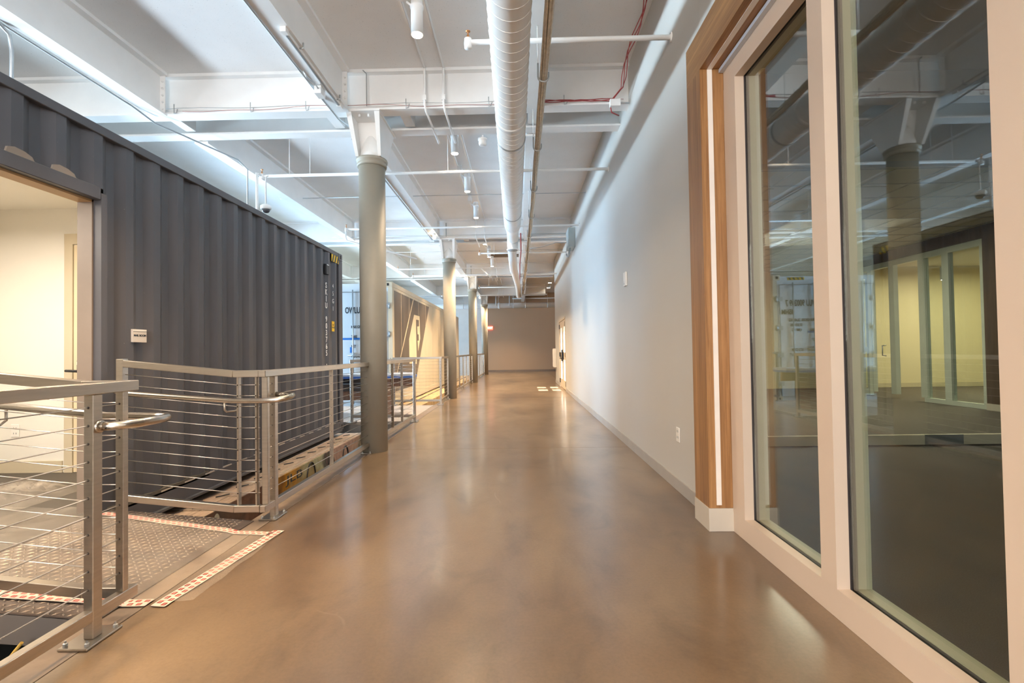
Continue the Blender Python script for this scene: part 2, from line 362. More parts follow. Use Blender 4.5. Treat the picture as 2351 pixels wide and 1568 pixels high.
def frost():
    mt = bpy.data.materials.new('frosted_lite'); mt.use_nodes = True; nt = mt.node_tree
    for n in list(nt.nodes): nt.nodes.remove(n)
    out = nt.nodes.new('ShaderNodeOutputMaterial'); mx = nt.nodes.new('ShaderNodeMixShader'); mx.inputs[0].default_value = 0.08
    tr = nt.nodes.new('ShaderNodeBsdfTransparent'); tl_ = nt.nodes.new('ShaderNodeBsdfTranslucent'); tl_.inputs[0].default_value = (0.85, 0.88, 0.9, 1)
    L(nt, tr.outputs[0], mx.inputs[1]); L(nt, tl_.outputs[0], mx.inputs[2]); L(nt, mx.outputs[0], out.inputs[0]); return mt
FROST = frost()
TAPE = M('tape_white', (0.72, 0.60, 0.50), 0.4, var=0.05)
TAPER = M('tape_red_print', (0.62, 0.10, 0.07), 0.5)

# ================================================================== SETTING
XE = -1.95          # walkway edge
ZC = 4.5            # ceiling
COLY = [5.924, 12.421, 18.554, 24.709]
COLX = -1.789
YB, YF = -7.0, 28.0
fl = sempty('floor')
def slab(x0, x1, y0, y1, mt=None, z0=-0.25, z1=0.0, name='floor_slab'):
    return MB().box(x0, x1, y0, y1, z0, z1).build(name, mt or FLOOR, fl)
g = 0.006
ys = [YB, -0.2, 5.97, 12.4, 18.55, 24.7, YF]
for a, b in zip(ys[:-1], ys[1:]):
    slab(-1.80, 1.50, a + g / 2, b - g / 2)
slab(1.506, 5.0, 18.2, YF)
MB().box(-1.9, 1.5, YB, YF, -0.4, -0.255).build('floor_bed', PIT, fl)
for a, b in zip(ys[:-1], ys[1:]):
    MB().box(XE, -1.806, a + g / 2, b - g / 2, -1.2, 0.0).build('floor_curb', CURB, fl)
MB().box(-9.4, XE - 0.002, YB, YF, -1.35, -1.2).build('pit_floor', PIT, fl)
# landing between the two containers: tiles
for i in range(3):
    for j in range(4):
        x1 = XE - 0.004 - i * 0.62; y0 = 8.42 + j * 0.63
        MB().box(x1 - 0.612, x1, y0, y0 + 0.622, -0.05, 0.0).build('floor_tile', TILEM, fl)
MB().box(-9.3, XE - 0.004 - 1.86, 8.42, 10.93, -0.05, 0.0).build('landing_deck', TILEM, fl)
MB().box(-9.3, XE - 0.004, 8.44, 10.91, -1.2, -0.055).build('landing_base', M('landing_base_grey', (0.30, 0.27, 0.24), 0.7), fl)

def wallbox(name, mt, *b): return struct(MB().box(*b).build(name, mt))
# right wall: storefront opening Y -3..3.2, then solid; double door at Y 14.12-16.15
wr = sempty('wall_right')
MB().box(1.31, 1.50, 3.458, 14.05, 0, ZC).build('wall_panel', WALLM, wr)
MB().box(1.31, 1.50, 14.05, 16.2, 2.13, ZC).build('wall_panel', WALLM, wr)
MB().box(1.31, 1.50, 16.2, 18.1, 0, ZC).build('wall_panel', WALLM, wr)
MB().box(1.31, 1.50, YB, 3.457, 3.297, ZC).build('wall_panel', WALLM, wr)
MB().box(1.31, 1.50, YB, -3.2, 0, 3.29).build('wall_panel', WALLM, wr)
br = sempty('baseboard_right')
MB().box(1.297, 1.309, 3.46, 14.05, 0.001, 0.10).build('baseboard_board', BASEB, br)
MB().box(1.297, 1.309, 16.2, 18.1, 0.001, 0.10).build('baseboard_board', BASEB, br)
# far wall
wf = sempty('wall_far')
MB().box(-1.9, 5.0, 28.0, 28.2, 0, ZC).build('wall_panel', FARW, wf)
MB().box(-9.4, -1.902, 28.0, 28.2, -1.2, ZC).build('wall_panel', WHITE, wf)
bf = struct(MB().box(-1.9, 5.0, 27.985, 27.999, 0.001, 0.10).build('baseboard_far', M('baseboard_brown', (0.25, 0.19, 0.15), 0.5)))
wallbox('wall_alcove', FARW, 5.0, 5.2, 18.1, 28.2, 0, ZC)
wallbox('wall_return', WALLM, 1.502, 5.2, 17.95, 18.1, 0, ZC)
wallbox('wall_back', WALLM, -9.4, 12.5, YB - 0.2, YB, -1.35, ZC)
# left wall with windows
wl = sempty('wall_left')
edges = []
prev = YB
for y, hw, z0, z1, pw in WINS:
    MB().box(-9.4, -9.2, prev, y - hw, -1.35, ZC).build('wall_panel', WHITE, wl)
    MB().box(-9.4, -9.2, y - hw, y + hw, -1.35, z0).build('wall_panel', WHITE, wl)
    MB().box(-9.4, -9.2, y - hw, y + hw, z1, ZC).build('wall_panel', WHITE, wl)
    prev = y + hw
MB().box(-9.4, -9.2, prev, YF, -1.35, ZC).build('wall_panel', WHITE, wl)
for i, (y, hw, z0, z1, pw) in enumerate(WINS):
    w_ = sempty('window_%d' % (i + 2))
    for yy in (y - hw + 0.03, y, y + hw - 0.03): MB().box(-9.26, -9.2, yy - 0.025, yy + 0.025, z0, z1).build('window_frame', WHITE, w_)
    for zz in (z0 + 0.03, z1 - 0.03): MB().box(-9.262, -9.202, y - hw, y + hw, zz - 0.03, zz + 0.03).build('window_bar', WHITE, w_)
    MB().box(-9.235, -9.228, y - hw, y + hw, z0 + 0.05, z1 - 0.05).build('pane', GLASS2, w_)

# ceiling with its girders and beams
ce = sempty('ceiling')
MB().box(-9.4, 1.5, YB, YF + 0.2, ZC, ZC + 0.2).build('ceiling_slab', CEIL, ce)
MB().box(1.5, 5.2, 17.95, YF + 0.2, ZC, ZC + 0.2).build('ceiling_slab', CEIL, ce)
def ibeam_x(y, z0=4.02, z1=ZC, x0=-9.2, x1=1.31, w=0.17, t=0.025):
    b = MB().box(x0, x1, y - w / 2, y + w / 2, z0, z0 + t).box(x0, x1, y - 0.012, y + 0.012, z0 + t, z1 - t).box(x0, x1, y - w / 2, y + w / 2, z1 - t - 0.01, z1)
    return b.build('ceiling_girder', WHITE, ce)
def ibeam_y(x, y0, y1, z0=3.99, z1=ZC, w=0.18, t=0.025):
    b = MB().box(x - w / 2, x + w / 2, y0, y1, z0, z0 + t).box(x - 0.012, x + 0.012, y0, y1, z0 + t, z1 - t).box(x - w / 2, x + w / 2, y0, y1, z1 - t - 0.01, z1)
    # end bolts plate
    for yy in (y0 + 0.006, y1 - 0.006):
        b.box(x - 0.07, x + 0.07, yy - 0.006, yy + 0.006, z0 + 0.03, z1 - 0.04)
    for sx in (-0.045, 0.045):
        for k in range(5):
            b.lathe((x + sx, y1 - 0.012, z0 + 0.08 + k * 0.08), [(0.012, -0.012), (0.012, 0)], 6, 'y')
    return b.build('ceiling_beam', WHITE, ce)
gird = []
for y in [-0.3] + COLY:
    gird.append(y)
    ibeam_x(y - 0.25); ibeam_x(y + 0.29)
BX = [-8.5, -6.35, -4.17, -2.03, 0.2]
segs = [(YB, gird[0] - 0.35)] + [(a + 0.39, b - 0.35) for a, b in zip(gird[:-1], gird[1:])] + [(gird[-1] + 0.39, YF)]
for bx in BX:
    for a, b in segs: ibeam_y(bx, a, b)
# short diaphragms between the paired girders
for y in gird:
    for bx in (-6.35, -4.17, -2.25, -1.35, 0.2):
        MB().box(bx - 0.06, bx + 0.06, y - 0.16, y + 0.2, 4.06, 4.40).build('girder_spacer', WHITE, ce)
# dark access slot in the far ceiling bay
MB().box(-1.0, 0.0, 16.6, 17.0, ZC - 0.03, ZC - 0.001).build('ceiling_slot', M('slot_brown', (0.16, 0.11, 0.07), 0.8), ce)

# ================================================================== COLUMNS
def column(y, label):
    t = thing('column', label, 'column', (COLX, y, 0), 'round columns along the railing')
    MB().lathe((COLX, y, 0), [(0.158, 0.0), (0.158, 3.49)], 40).build('shaft', COLM, t)
    MB().lathe((COLX, y, 0), [(0.158, 3.46), (0.176, 3.465), (0.180, 3.49), (0.172, 3.505), (0.172, 3.515), (0.186, 3.522), (0.190, 3.54), (0.184, 3.557), (0.15, 3.56)], 40).build('collar', COLM, t)
    b = MB()
    for s in (-1, 1):
        x0 = COLX + s * 0.135; x1 = COLX + s * 0.165; d = s * 0.014
        b.hexa([(x0 - d, y - 0.13, 3.555), (x0 + d, y - 0.13, 3.555), (x0 + d, y + 0.13, 3.555), (x0 - d, y + 0.13, 3.555)],
               [(x1 - d, y - 0.33, 4.0), (x1 + d, y - 0.33, 4.0), (x1 + d, y + 0.37, 4.0), (x1 - d, y + 0.37, 4.0)])
        # flared side flange edges
        b.hexa([(x0 - 0.018, y - 0.145, 3.555), (x0 + 0.018, y - 0.145, 3.555), (x0 + 0.018, y - 0.125, 3.555), (x0 - 0.018, y - 0.125, 3.555)],
               [(x1 - 0.03, y - 0.345, 4.0), (x1 + 0.03, y - 0.345, 4.0), (x1 + 0.03, y - 0.325, 4.0), (x1 - 0.03, y - 0.325, 4.0)])
    b.hexa([(COLX - 0.13, y - 0.02, 3.555), (COLX + 0.13, y - 0.02, 3.555), (COLX + 0.13, y + 0.0, 3.555), (COLX - 0.13, y + 0.0, 3.555)],
           [(COLX - 0.16, y - 0.06, 4.0), (COLX + 0.16, y - 0.06, 4.0), (COLX + 0.16, y - 0.04, 4.0), (COLX - 0.16, y - 0.04, 4.0)])
    b.lathe((COLX, y, 0), [(0.15, 3.555), (0.135, 3.64), (0.10, 3.75), (0.05, 3.84), (0.012, 3.88)], 24)
    b.box(COLX - 0.20, COLX + 0.20, y - 0.36, y + 0.40, 4.0, 4.019)
    for sx in (-0.06, 0.05): b.lathe((COLX + sx, y - 0.27, 3.99), [(0.016, -0.02), (0.016, 0.01)], 6)
    b.build('capital', WHITE, t)
    return t
column(COLY[0], 'nearest round painted column with a white flared capital')
column(COLY[1], 'second round column, at the corner of the cross landing railing')
column(COLY[2], 'third round column, between two short far railings')
column(COLY[3], 'farthest round column, beside the taupe end wall')

# ================================================================== CONTAINER 1 (charcoal)
CX = -2.954; CT = 2.836; CB = -0.065; CY1 = 8.077; CY0 = CY1 - 12.19; CXL = CX - 2.438
c1 = thing('shipping_container', 'charcoal corrugated shipping container with a wide opening into a lit room', 'container', (CX, CY0, CB))
OY0, OY1 = 0.2, 3.38      # opening
OZ1 = 2.30
def corr(y0, y1, z0, z1, xo=CX - 0.012, depth=0.036, pitch=0.278, ph=CY1 - 0.15):
    """corrugated sheet facing +X with real depth; trapezoid profile locked to the corner"""
    prof = []
    k = int((ph - y0) / pitch) + 2
    pts = []
    for i in range(-1, k + 1):
        e = ph - i * pitch
        pts += [(e, -depth), (e - 0.068, 0), (e - 0.139, 0), (e - 0.207, -depth)]
    pts = sorted(pts)
    out = []
    def at(y):
        for (a, da), (b, db) in zip(pts[:-1], pts[1:]):
            if a <= y <= b: return da + (db - da) * (y - a) / max(1e-9, b - a)
        return 0
    out = [(y0, at(y0))] + [p for p in pts if y0 < p[0] < y1] + [(y1, at(y1))]
    mb = MB(); n = len(out)
    vs = [(xo + d, y, z) for z in (z0, z1) for y, d in out] + [(xo + d - 0.004, y, z) for z in (z0, z1) for y, d in out]
    fs = [(i, i + 1, n + i + 1, n + i) for i in range(n - 1)] + [(2 * n + i, 3 * n + i, 3 * n + i + 1, 2 * n + i + 1) for i in range(n - 1)]
    fs += [(i, 2 * n + i, 2 * n + i + 1, i + 1) for i in range(n - 1)] + [(n + i, n + i + 1, 3 * n + i + 1, 3 * n + i) for i in range(n - 1)]
    mb.add(vs, fs); return mb
corr(OY1 + 0.05, CY1 - 0.15, CB + 0.13, CT - 0.06).build('side_panel', CONT, c1)
corr(OY0 - 0.05, OY1 + 0.05, OZ1 + 0.09, CT - 0.06).build('header_panel', CONT, c1)
corr(CY0 + 0.15, OY0 - 0.05, CB + 0.13, CT - 0.06).build('side_panel', CONT, c1)
MB().box(CX - 0.06, CX, CY0 + 0.15, CY1 - 0.15, CT - 0.065, CT).build('top_rail', CONT, c1, 0.004)
b = MB().box(CX - 0.05, CX, OY1 + 0.02, CY1 - 0.15, CB, CB + 0.14).box(CX - 0.012, CX + 0.035, OY1 + 0.02, CY1 - 0.15, CB - 0.012, CB + 0.006)
b.build('bottom_rail', CONT, c1)
WEDGE = M('worn_edge', (0.42, 0.37, 0.33), 0.5)
for i in range(16):
    y = OY1 + 0.3 + i * 0.28
    if y < CY1 - 0.3: MB().box(CX - 0.006, CX + 0.004, y, y + 0.13, CB + 0.141, CB + 0.152).build('rail_edge', WEDGE, c1)
for yy in (CY0, CY1):
    s = -1 if yy == CY1 else 1
    MB().box(CX - 0.10, CX, yy, yy + s * 0.15, CB + 0.10, CT - 0.115).build('corner_post', CONT, c1, 0.008)
    for zz in (CB, CT - 0.118):
        cc = MB().box(CX - 0.16, CX + 0.004, yy, yy + s * 0.178, zz - 0.004, zz + 0.122).build('corner_casting', CONT, c1, 0.012)
        MB().box(CX + 0.002, CX + 0.0055, yy + s * 0.06, yy + s * 0.11, zz + 0.03, zz + 0.09).build('casting_hole', HOLE, c1)
    MB().box(CXL, CX - 0.1, yy, yy + s * 0.06, CB, CT).build('end_wall', CONT, c1)
MB().box(CXL, CX - 0.02, CY0 + 0.06, CY1 - 0.06, CT - 0.05, CT - 0.02).build('roof', CONT, c1)
MB().box(CXL, CXL + 0.04, CY0, CY1, CB, CT - 0.02).build('rear_wall', CONT, c1)
# steel frame round the opening
MB().box(CX - 0.05, CX + 0.006, OY1, OY1 + 0.05, CB + 0.14, OZ1 + 0.05).build('opening_frame', CONT, c1)
MB().box(CX - 0.05, CX + 0.006, OY0, OY1, OZ1, OZ1 + 0.09).build('opening_frame', CONT, c1, 0.004)
MB().box(CX - 0.05, CX + 0.006, OY0 - 0.05, OY0, CB + 0.14, OZ1 + 0.05).build('opening_frame', CONT, c1)
for (y, w) in ((2.75, 0.09), (3.03, 0.09)):
    MB().prism([(y, OZ1 + 0.091), (y + 0.17, OZ1 + 0.091), (y + 0.155, OZ1 + 0.115), (y + 0.11, OZ1 + 0.132), (y + 0.05, OZ1 + 0.138), (y + 0.01, OZ1 + 0.125)], 'x', CX - 0.02, CX - 0.006).build('worn_patch', M('worn_paint', (0.28, 0.23, 0.19), 0.6), c1)
# room lining
MB().box(CX - 0.155, CX - 0.051, OY1 - 0.012, OY1 + 0.1, 0.1, OZ1).build('jamb_lining', CONTJ, c1)
MB().box(CX - 0.155, CX - 0.051, OY0, OY1, OZ1 - 0.014, OZ1 + 0.03).build('head_lining', M('head_wood', (0.55, 0.36, 0.18), 0.5), c1)
IY = 4.58
MB().box(CXL + 0.05, CX - 0.12, IY, IY + 0.08, 0.1, 2.75).build('inner_wall', ROOMW, c1)
MB().box(CX - 0.16, CX - 0.12, OY1 + 0.02, IY, 0.1, 2.75).build('inner_wall', ROOMW, c1)
MB().box(CX - 0.16, CX - 0.12, -1.0, OY0 - 0.02, 0.1, 2.75).build('inner_wall', ROOMW, c1)
MB().box(CX - 0.16, CX - 0.12, OY0 - 0.02, OY1 + 0.02, OZ1 + 0.03, 2.75).build('inner_wall', ROOMW, c1)
MB().box(CXL + 0.045, CXL + 0.09, -1.0, IY, 0.1, 2.75).build('inner_wall', ROOMW, c1)
MB().box(CXL + 0.05, CX - 0.12, -1.05, -1.0, 0.1, 2.75).build('inner_wall', ROOMW, c1)
MB().box(CXL + 0.05, CX - 0.06, -1.0, IY, 2.62, 2.68).build('inner_ceiling', ROOMW, c1)
MB().box(CXL + 0.05, CX + 0.0, -1.0, IY, 0.06, 0.10).build('inner_floor', CARPET, c1)
MB().box(CXL + 0.09, -4.36, IY - 0.014, IY - 0.001, 0.101, 0.21).build('inner_baseboard', ROOMT, c1)
# lettering
LX = CX - 0.009
for i, ch in enumerate('SKIU 903765 1'):
    if ch != ' ': text('container_letter', ch, (LX + 0.001, 7.41, 2.235 - i * 0.104), ROT_PX, 0.118, LETW, c1, bold=0.0025)
for i, ch in enumerate('45G1'):
    text('container_letter', ch, (LX + 0.001, 7.685, 2.26 - i * 0.12), ROT_PX, 0.10, LETW, c1)
st = MB().box(LX, LX + 0.004, 7.625, 7.725, 1.54, 1.70).build('height_sticker', YEL, c1)
text('sticker_print', "9'6\"\nHIGH", (LX + 0.0046, 7.675, 1.62), ROT_PX, 0.038, INK, st)
hz = MB().box(LX, LX + 0.004, 7.63, 7.93, 2.655, 2.77).build('hazard_strip', YEL, c1)
b = MB()
for i in range(3):
    y = 7.65 + i * 0.1; b.prism([(y, 2.656), (y + 0.04, 2.656), (y + 0.09, 2.769), (y + 0.05, 2.769)], 'x', LX + 0.004, LX + 0.0055)
b.build('hazard_stripes', INK, hz, kind='stuff')
v_ = MB().box(LX - 0.03, LX + 0.014, 7.40, 7.50, 2.41, 2.57).build('vent_cover', BLACK, c1, 0.005)
MB().box(LX + 0.0145, LX + 0.018, 7.41, 7.49, 2.55, 2.565).build('vent_lip', LETW, v_)

# sign on the container
sg = thing('room_sign', 'small silver mail room sign beside the container opening', 'sign', (CX, 3.73, 1.36))
MB().box(CX - 0.014, CX + 0.004, 3.665, 3.80, 1.30, 1.40).build('plate', SIGNM, sg)
MB().box(CX + 0.004, CX + 0.007, 3.668, 3.797, 1.385, 1.398).build('top_band', OUTL, sg)
text('sign_text', 'MAIL ROOM', (CX + 0.0045, 3.733, 1.352), ROT_PX, 0.022, INK, sg, bold=0.0006)

# inner door of the mail room (in the partition facing the camera)
d1 = sempty('door_1', (-4.0, IY, 0.1))
MB().box(-4.335, -4.255, IY - 0.02, IY + 0.03, 0.101, 2.37).build('door_frame', ROOMT, d1)
MB().box(-4.335, -3.10, IY - 0.021, IY + 0.03, 2.27, 2.37).build('door_frame', ROOMT, d1)
MB().box(-4.249, -3.2, IY - 0.012, IY - 0.001, 0.105, 2.262).build('door_leaf', M('room_door_paint', (0.72, 0.60, 0.40), 0.45, var=0.01), d1)
lk = MB().box(-4.20, -4.13, IY - 0.045, IY - 0.013, 1.03, 1.17).build('keypad_lock', BLACK, d1, 0.012)
MB().box(-4.185, -4.145, IY - 0.049, IY - 0.046, 1.12, 1.15).build('keypad_screen', OUTL, lk)
MB().tube([(-4.16, IY - 0.045, 1.06), (-4.16, IY - 0.08, 1.06), (-4.26, IY - 0.085, 1.065)], 0.012).build('lever_handle', BLACK, lk)
ou = thing('wall_outlet', 'pale outlet plate on the lit wall inside the dark container', 'outlet', (-4.8, IY, 0.5))
MB().box(-4.86, -4.78, IY - 0.008, IY - 0.001, 0.44, 0.56).build('plate', OUTL, ou, 0.003)
b = MB()
for z in (0.475, 0.525):
    for x in (-4.832, -4.808): b.box(x - 0.003, x + 0.003, IY - 0.0095, IY - 0.008, z - 0.008, z + 0.008)
b.build('socket_slots', GREYP, ou, kind='stuff')

# ================================================================== CONTAINER 2 (cream reefer)
DY = 11.25; EY = DY + 12.19
c2 = thing('shipping_container', 'cream and white shipping container with a dark slanted graphic on its side', 'container', (CX, DY, CB))
# side built of smooth panels
pe = [DY + 0.16, 12.12, 13.0, 14.2, 15.25, 16.45, 17.65, 18.85, 20.05, 21.25, 22.3, EY - 0.16]
for a, b_ in zip(pe[:-1], pe[1:]):
    MB().box(CX - 0.05, CX - 0.006, a + 0.004, b_ - 0.004, CB + 0.16, CT - 0.11).build('side_panel', CREAM, c2)
MB().box(CX - 0.055, CX - 0.011, DY + 0.1, EY - 0.1, CB + 0.1, CT - 0.06).build('panel_backing', CREAM, c2)
MB().box(CX - 0.07, CX, DY + 0.16, EY - 0.16, CT - 0.11, CT).build('top_rail', CREAM, c2, 0.004)
MB().box(CX - 0.07, CX, DY + 0.16, EY - 0.16, CB, CB + 0.16).build('bottom_rail', CREAM, c2, 0.004)
for yy in (DY, EY):
    s = 1 if yy == DY else -1
    MB().box(CX - 0.1, CX + 0.002, yy + s * 0.004, yy + s * 0.16, CB + 0.1, CT - 0.11).build('corner_post', CREAM, c2, 0.006)
    for zz in (CB, CT - 0.118):
        MB().box(CX - 0.17, CX + 0.006, yy - s * 0.004, yy + s * 0.178, zz - 0.004, zz + 0.122).build('corner_casting', CREAM, c2, 0.012)
        MB().box(CX - 0.12, CX - 0.07, yy - s * 0.006, yy - s * 0.001, zz + 0.03, zz + 0.09).build('casting_hole', HOLE, c2)
MB().box(CXL, CX - 0.055, EY - 0.06, EY, CB, CT).build('end_wall', CREAM, c2)
MB().box(CXL, CX - 0.055, DY + 0.1, EY - 0.06, CT - 0.05, CT - 0.02).build('roof', CREAM, c2)
MB().box(CXL, CXL + 0.04, DY + 0.05, EY, CB, CT - 0.02).build('rear_wall', CREAM, c2)
MB().box(CXL, CX - 0.06, DY + 0.1, EY - 0.06, CB + 0.02, CB + 0.12).build('floor_pan', CREAM, c2)
# graphic
GX = CX - 0.0055
gr = MB().prism([(11.42, 0.27), (13.65, 0.27), (15.84, 2.66), (11.42, 2.66)], 'x', GX, GX + 0.002).build('dark_graphic', DARKBR, c2)
gr['label'] = 'dark brown slanted field of the side graphic'
cpoly = [(13.59, 2.24), (14.33, 2.25), (14.39, 1.6), (14.08, 1.22), (14.01, 1.52), (14.2, 1.53), (14.19, 1.71), (14.02, 1.71), (13.98, 1.93), (14.25, 1.95), (14.23, 2.13), (13.84, 2.12), (13.84, 1.55), (13.87, 0.86), (12.96, 0.89), (12.95, 1.54)]
MB().prism(cpoly, 'x', GX + 0.002, GX + 0.004).build('pale_emblem', CREAM2, gr)
MB().prism([(13.47, 2.655), (13.55, 2.655), (11.50, 0.50), (11.42, 0.50)], 'x', GX + 0.002, GX + 0.0035).build('diagonal_line', CREAM2, gr)
for y, z0, z1 in ((12.12, 1.25, 2.655), (13.0, 2.1, 2.655), (14.2, 2.26, 2.655), (15.25, 2.0, 2.655)):
    MB().box(GX + 0.002, GX + 0.003, y - 0.012, y + 0.012, z0, z1).build('panel_seam', CREAM2, gr)
# door end facing the camera
MB().box(CXL + 0.02, CX - 0.10, DY + 0.02, DY + 0.10, CB, CT - 0.03).build('door_header', CWHITE, c2)
for a, b_ in ((CX - 0.14, CX - 1.215), (CX - 1.225, CXL + 0.14)):
    dr = MB().box(b_, a, DY + 0.002, DY + 0.045, CB + 0.12, 2.62).build('end_door', CWHITE, c2, 0.006)
    for f in (0.28, 0.72):
        xr = a + (b_ - a) * f
        MB().tube([(xr, DY - 0.03, CB + 0.08), (xr, DY - 0.03, 2.66)], 0.016).build('lock_rod', GALV, dr)
    gas = MB().box(b_ + 0.0, b_ + 0.02, DY - 0.004, DY + 0.001, CB + 0.12, 2.62).box(a - 0.02, a, DY - 0.004, DY + 0.001, CB + 0.12, 2.62).box(b_, a, DY - 0.004, DY + 0.001, 2.6, 2.62)
    gas.build('door_gasket', GREYP, dr)
for z in (0.35, 1.0, 1.62, 2.28):
    for s, x in ((1, CX - 0.12), (-1, CXL + 0.12)):
        MB().box(x - 0.08, x + 0.08, DY - 0.03, DY - 0.005, z - 0.05, z + 0.05).lathe((x + s * 0.06, DY - 0.035, z), [(0.02, -0.07), (0.02, 0.07)], 10).build('hinge', GALV, c2)
yh = MB().box(-3.68, -3.3, DY + 0.01, DY + 0.018, 2.72, 2.78).build('hazard_strip', YEL, c2)
for i in range(4):
    MB().prism([(-3.67 + i * 0.095, 2.721), (-3.63 + i * 0.095, 2.721), (-3.60 + i * 0.095, 2.779), (-3.64 + i * 0.095, 2.779)], 'y', DY + 0.007, DY + 0.0098).build('hazard_stripe', INK, yh)
TY = DY - 0.001
text('door_number', 'OWLU 900209 7', (-4.06, TY, 2.18), ROT_NY, 0.20, INK, c2, align='LEFT', sx=0.58, bold=0.005)
text('door_code', '45HM', (-3.42, TY, 1.98), ROT_NY, 0.16, INK, c2, align='LEFT', sx=0.7, bold=0.004)
text('door_weights', 'MAX GROSS  25,400 KG\n                   57,320 LBS\nTARE           4,980 KG\n                   10,980 LBS\nNET            29,520 KG\n                   56,330 LBS\nCU.CAP.     67.5 CU.M\n                   2,384 CU.FT', (-3.92, TY, 1.40), ROT_NY, 0.09, INK, c2, align='LEFT', sx=0.66, spacing=1.26, bold=0.002)
MB().box(-4.6, -3.72, TY - 0.002, TY, 1.50, 1.545).build('masking_tape', DBLUE, c2)
MB().box(-3.95, -3.91, TY - 0.004, TY - 0.001, 1.20, 1.33).build('masking_tape', DBLUE, c2)
hn = MB().tube([(-3.99, DY - 0.05, 1.14), (-3.7, DY - 0.05, 1.13)], 0.016).box(-3.86, -3.83, DY - 0.05, DY - 0.005, 1.11, 1.2).build('door_handle', GALV, c2)
MB().box(-3.6, -3.3, TY - 0.002, TY, 1.2, 1.5).build('notice_sheet', OUTL, c2)

# ================================================================== LEDGES under the containers
def ledge(name, label, y0, y1, xf, zt, top, face, n):
    t = thing(name, label, 'ledge', ((CX + xf) / 2, (y0 + y1) / 2, -1.2))
    MB().box(CXL, xf - 0.03, y0, y1, -1.2, zt - 0.05).build('core', PIT, t)
    st = (y1 - y0) / n
    for i in range(n):
        ya = y0 + i * st
        for k, (xa, xb) in enumerate(((CX - 0.35, CX + 0.16), (CX + 0.166, xf))):
            dz = random.uniform(-0.006, 0.003); o = 0.0 if k == 0 else 0.15
            MB().box(xa, xb, ya + 0.004, ya + st - 0.004, zt - 0.05, zt + dz).build('plank', top, t)
    MB().box(xf + 0.0005, xf + 0.012, y0, y1, -1.2, zt - 0.004).build('painted_face', face, t)
    return t
l1 = ledge('ledge', 'worn timber ledge with a graffiti covered face under the charcoal container', -3.0, 8.2, -2.66, -0.15, PLANK, GRAF, 28)
for i in range(13):   # clamps on the rail side
    y = 3.9 + i * 0.33
    MB().tube([(CX + 0.07, y, -0.143), (CX + 0.12, y + 0.03, -0.138), (CX + 0.14, y + 0.10, -0.143)], 0.006, 5).build('staple', BLACK, l1)
text('graffiti_tag', 'JLB', (-2.647, 5.66, -0.235), ROT_PX, 0.13, INK, l1, sx=2.4)
b = MB()
for (ya, r_) in ((4.15, 0.09), (6.1, 0.16), (6.75, 0.13), (7.3, 0.14)):
    P_ = [(-2.646, ya + r_ * 0.8 * math.cos(a * PI / 8), -0.38 + r_ * 1.3 * math.sin(a * PI / 8)) for a in range(-4, 9)]
    MB().tube(P_, 0.011, 5).build('graffiti_line', BLACK, l1)
for ya, za, ra in ((4.06, -0.30, 0.05), (4.20, -0.25, 0.07)):
    MB().prism([(ya + ra * 0.6 * math.cos(a * PI / 8), za + ra * math.sin(a * PI / 8)) for a in range(16)], 'x', -2.648, -2.6465).build('graffiti_oval', M('graffiti_pale', (0.5, 0.46, 0.36), 0.7), l1)
l2 = ledge('ledge', 'warmly lit timber ledge under the cream container', 11.0, 26.0, -2.42, -0.10, WPLANK, WPLANK, 30)
MB().box(CX + 0.17, CX + 0.2, 11.0, 26.0, -0.098, -0.085).build('dark_gap_strip', PIT, l2)

# ================================================================== RAILINGS
PX = -1.822
CZ = [0.216 + 0.0761 * i for i in range(11)]
ZT, ZTB, ZB0, ZB1 = 1.08, 1.032, 0.082, 0.130
def post(t, x, y, z0=0.012, z1=ZTB, plate=True, w=0.042, d=0.048):
    p = MB().box(x - w / 2, x + w / 2, y - d / 2, y + d / 2, z0, z1).build('post', STEEL, t, 0.003)
    if plate:
        MB().box(x - 0.07, x + 0.055, y - 0.09, y + 0.09, 0.001, 0.012).build('base_plate', STEEL, t, 0.003)
        b = MB()
        for sx in (-0.052, 0.038):
            for sy in (-0.07, 0.07): b.lathe((x + sx, y + sy, 0.012), [(0.009, 0), (0.009, 0.012), (0.004, 0.014), (0.004, 0.022)], 6, smooth=False)
        b.build('anchor_bolts', GALV, t, kind='stuff')
    h = MB()
    for z in CZ:
        h.lathe((x, y - d / 2 - 0.0006, z), [(0.0055, 0), (0.0055, 0.002)], 8, 'y')
    h.build('cable_bores', HOLE, p, kind='stuff')
    return p
def slat(t, x, y, z0=ZB1, z1=ZTB, w=0.036, d=0.014):
    p = MB().box(x - w / 2, x + w / 2, y - d / 2, y + d / 2, z0, z1).build('baluster', STEEL, t, 0.002)
    h = MB()
    for z in CZ: h.lathe((x, y - d / 2 - 0.0006, z + (z0 - ZB1)), [(0.005, 0), (0.005, 0.002)], 8, 'y')
    h.build('cable_bores', HOLE, p, kind='stuff'); return p
def cables(t, a, b, dza=0.0, dzb=0.0, r=0.0026):
    for z in CZ:
        MB().tube([(a[0], a[1], z + dza), (b[0], b[1], z + dzb)], r, 6).build('cable', CABLE, t)
def rails(t, pts, w=0.05):
    """top and bottom rails through (x,y,dz) points"""
    for (xa, ya, za), (xb, yb, zb) in zip(pts[:-1], pts[1:]):
        MB().bar((xa, ya, za + (ZT + ZTB) / 2), (xb, yb, zb + (ZT + ZTB) / 2), w, ZT - ZTB).build('top_rail', STEEL, t, 0.003)
        MB().bar((xa, ya, za + (ZB0 + ZB1) / 2), (xb, yb, zb + (ZB0 + ZB1) / 2), w * 0.8, ZB1 - ZB0).build('bottom_rail', STEEL, t, 0.003)
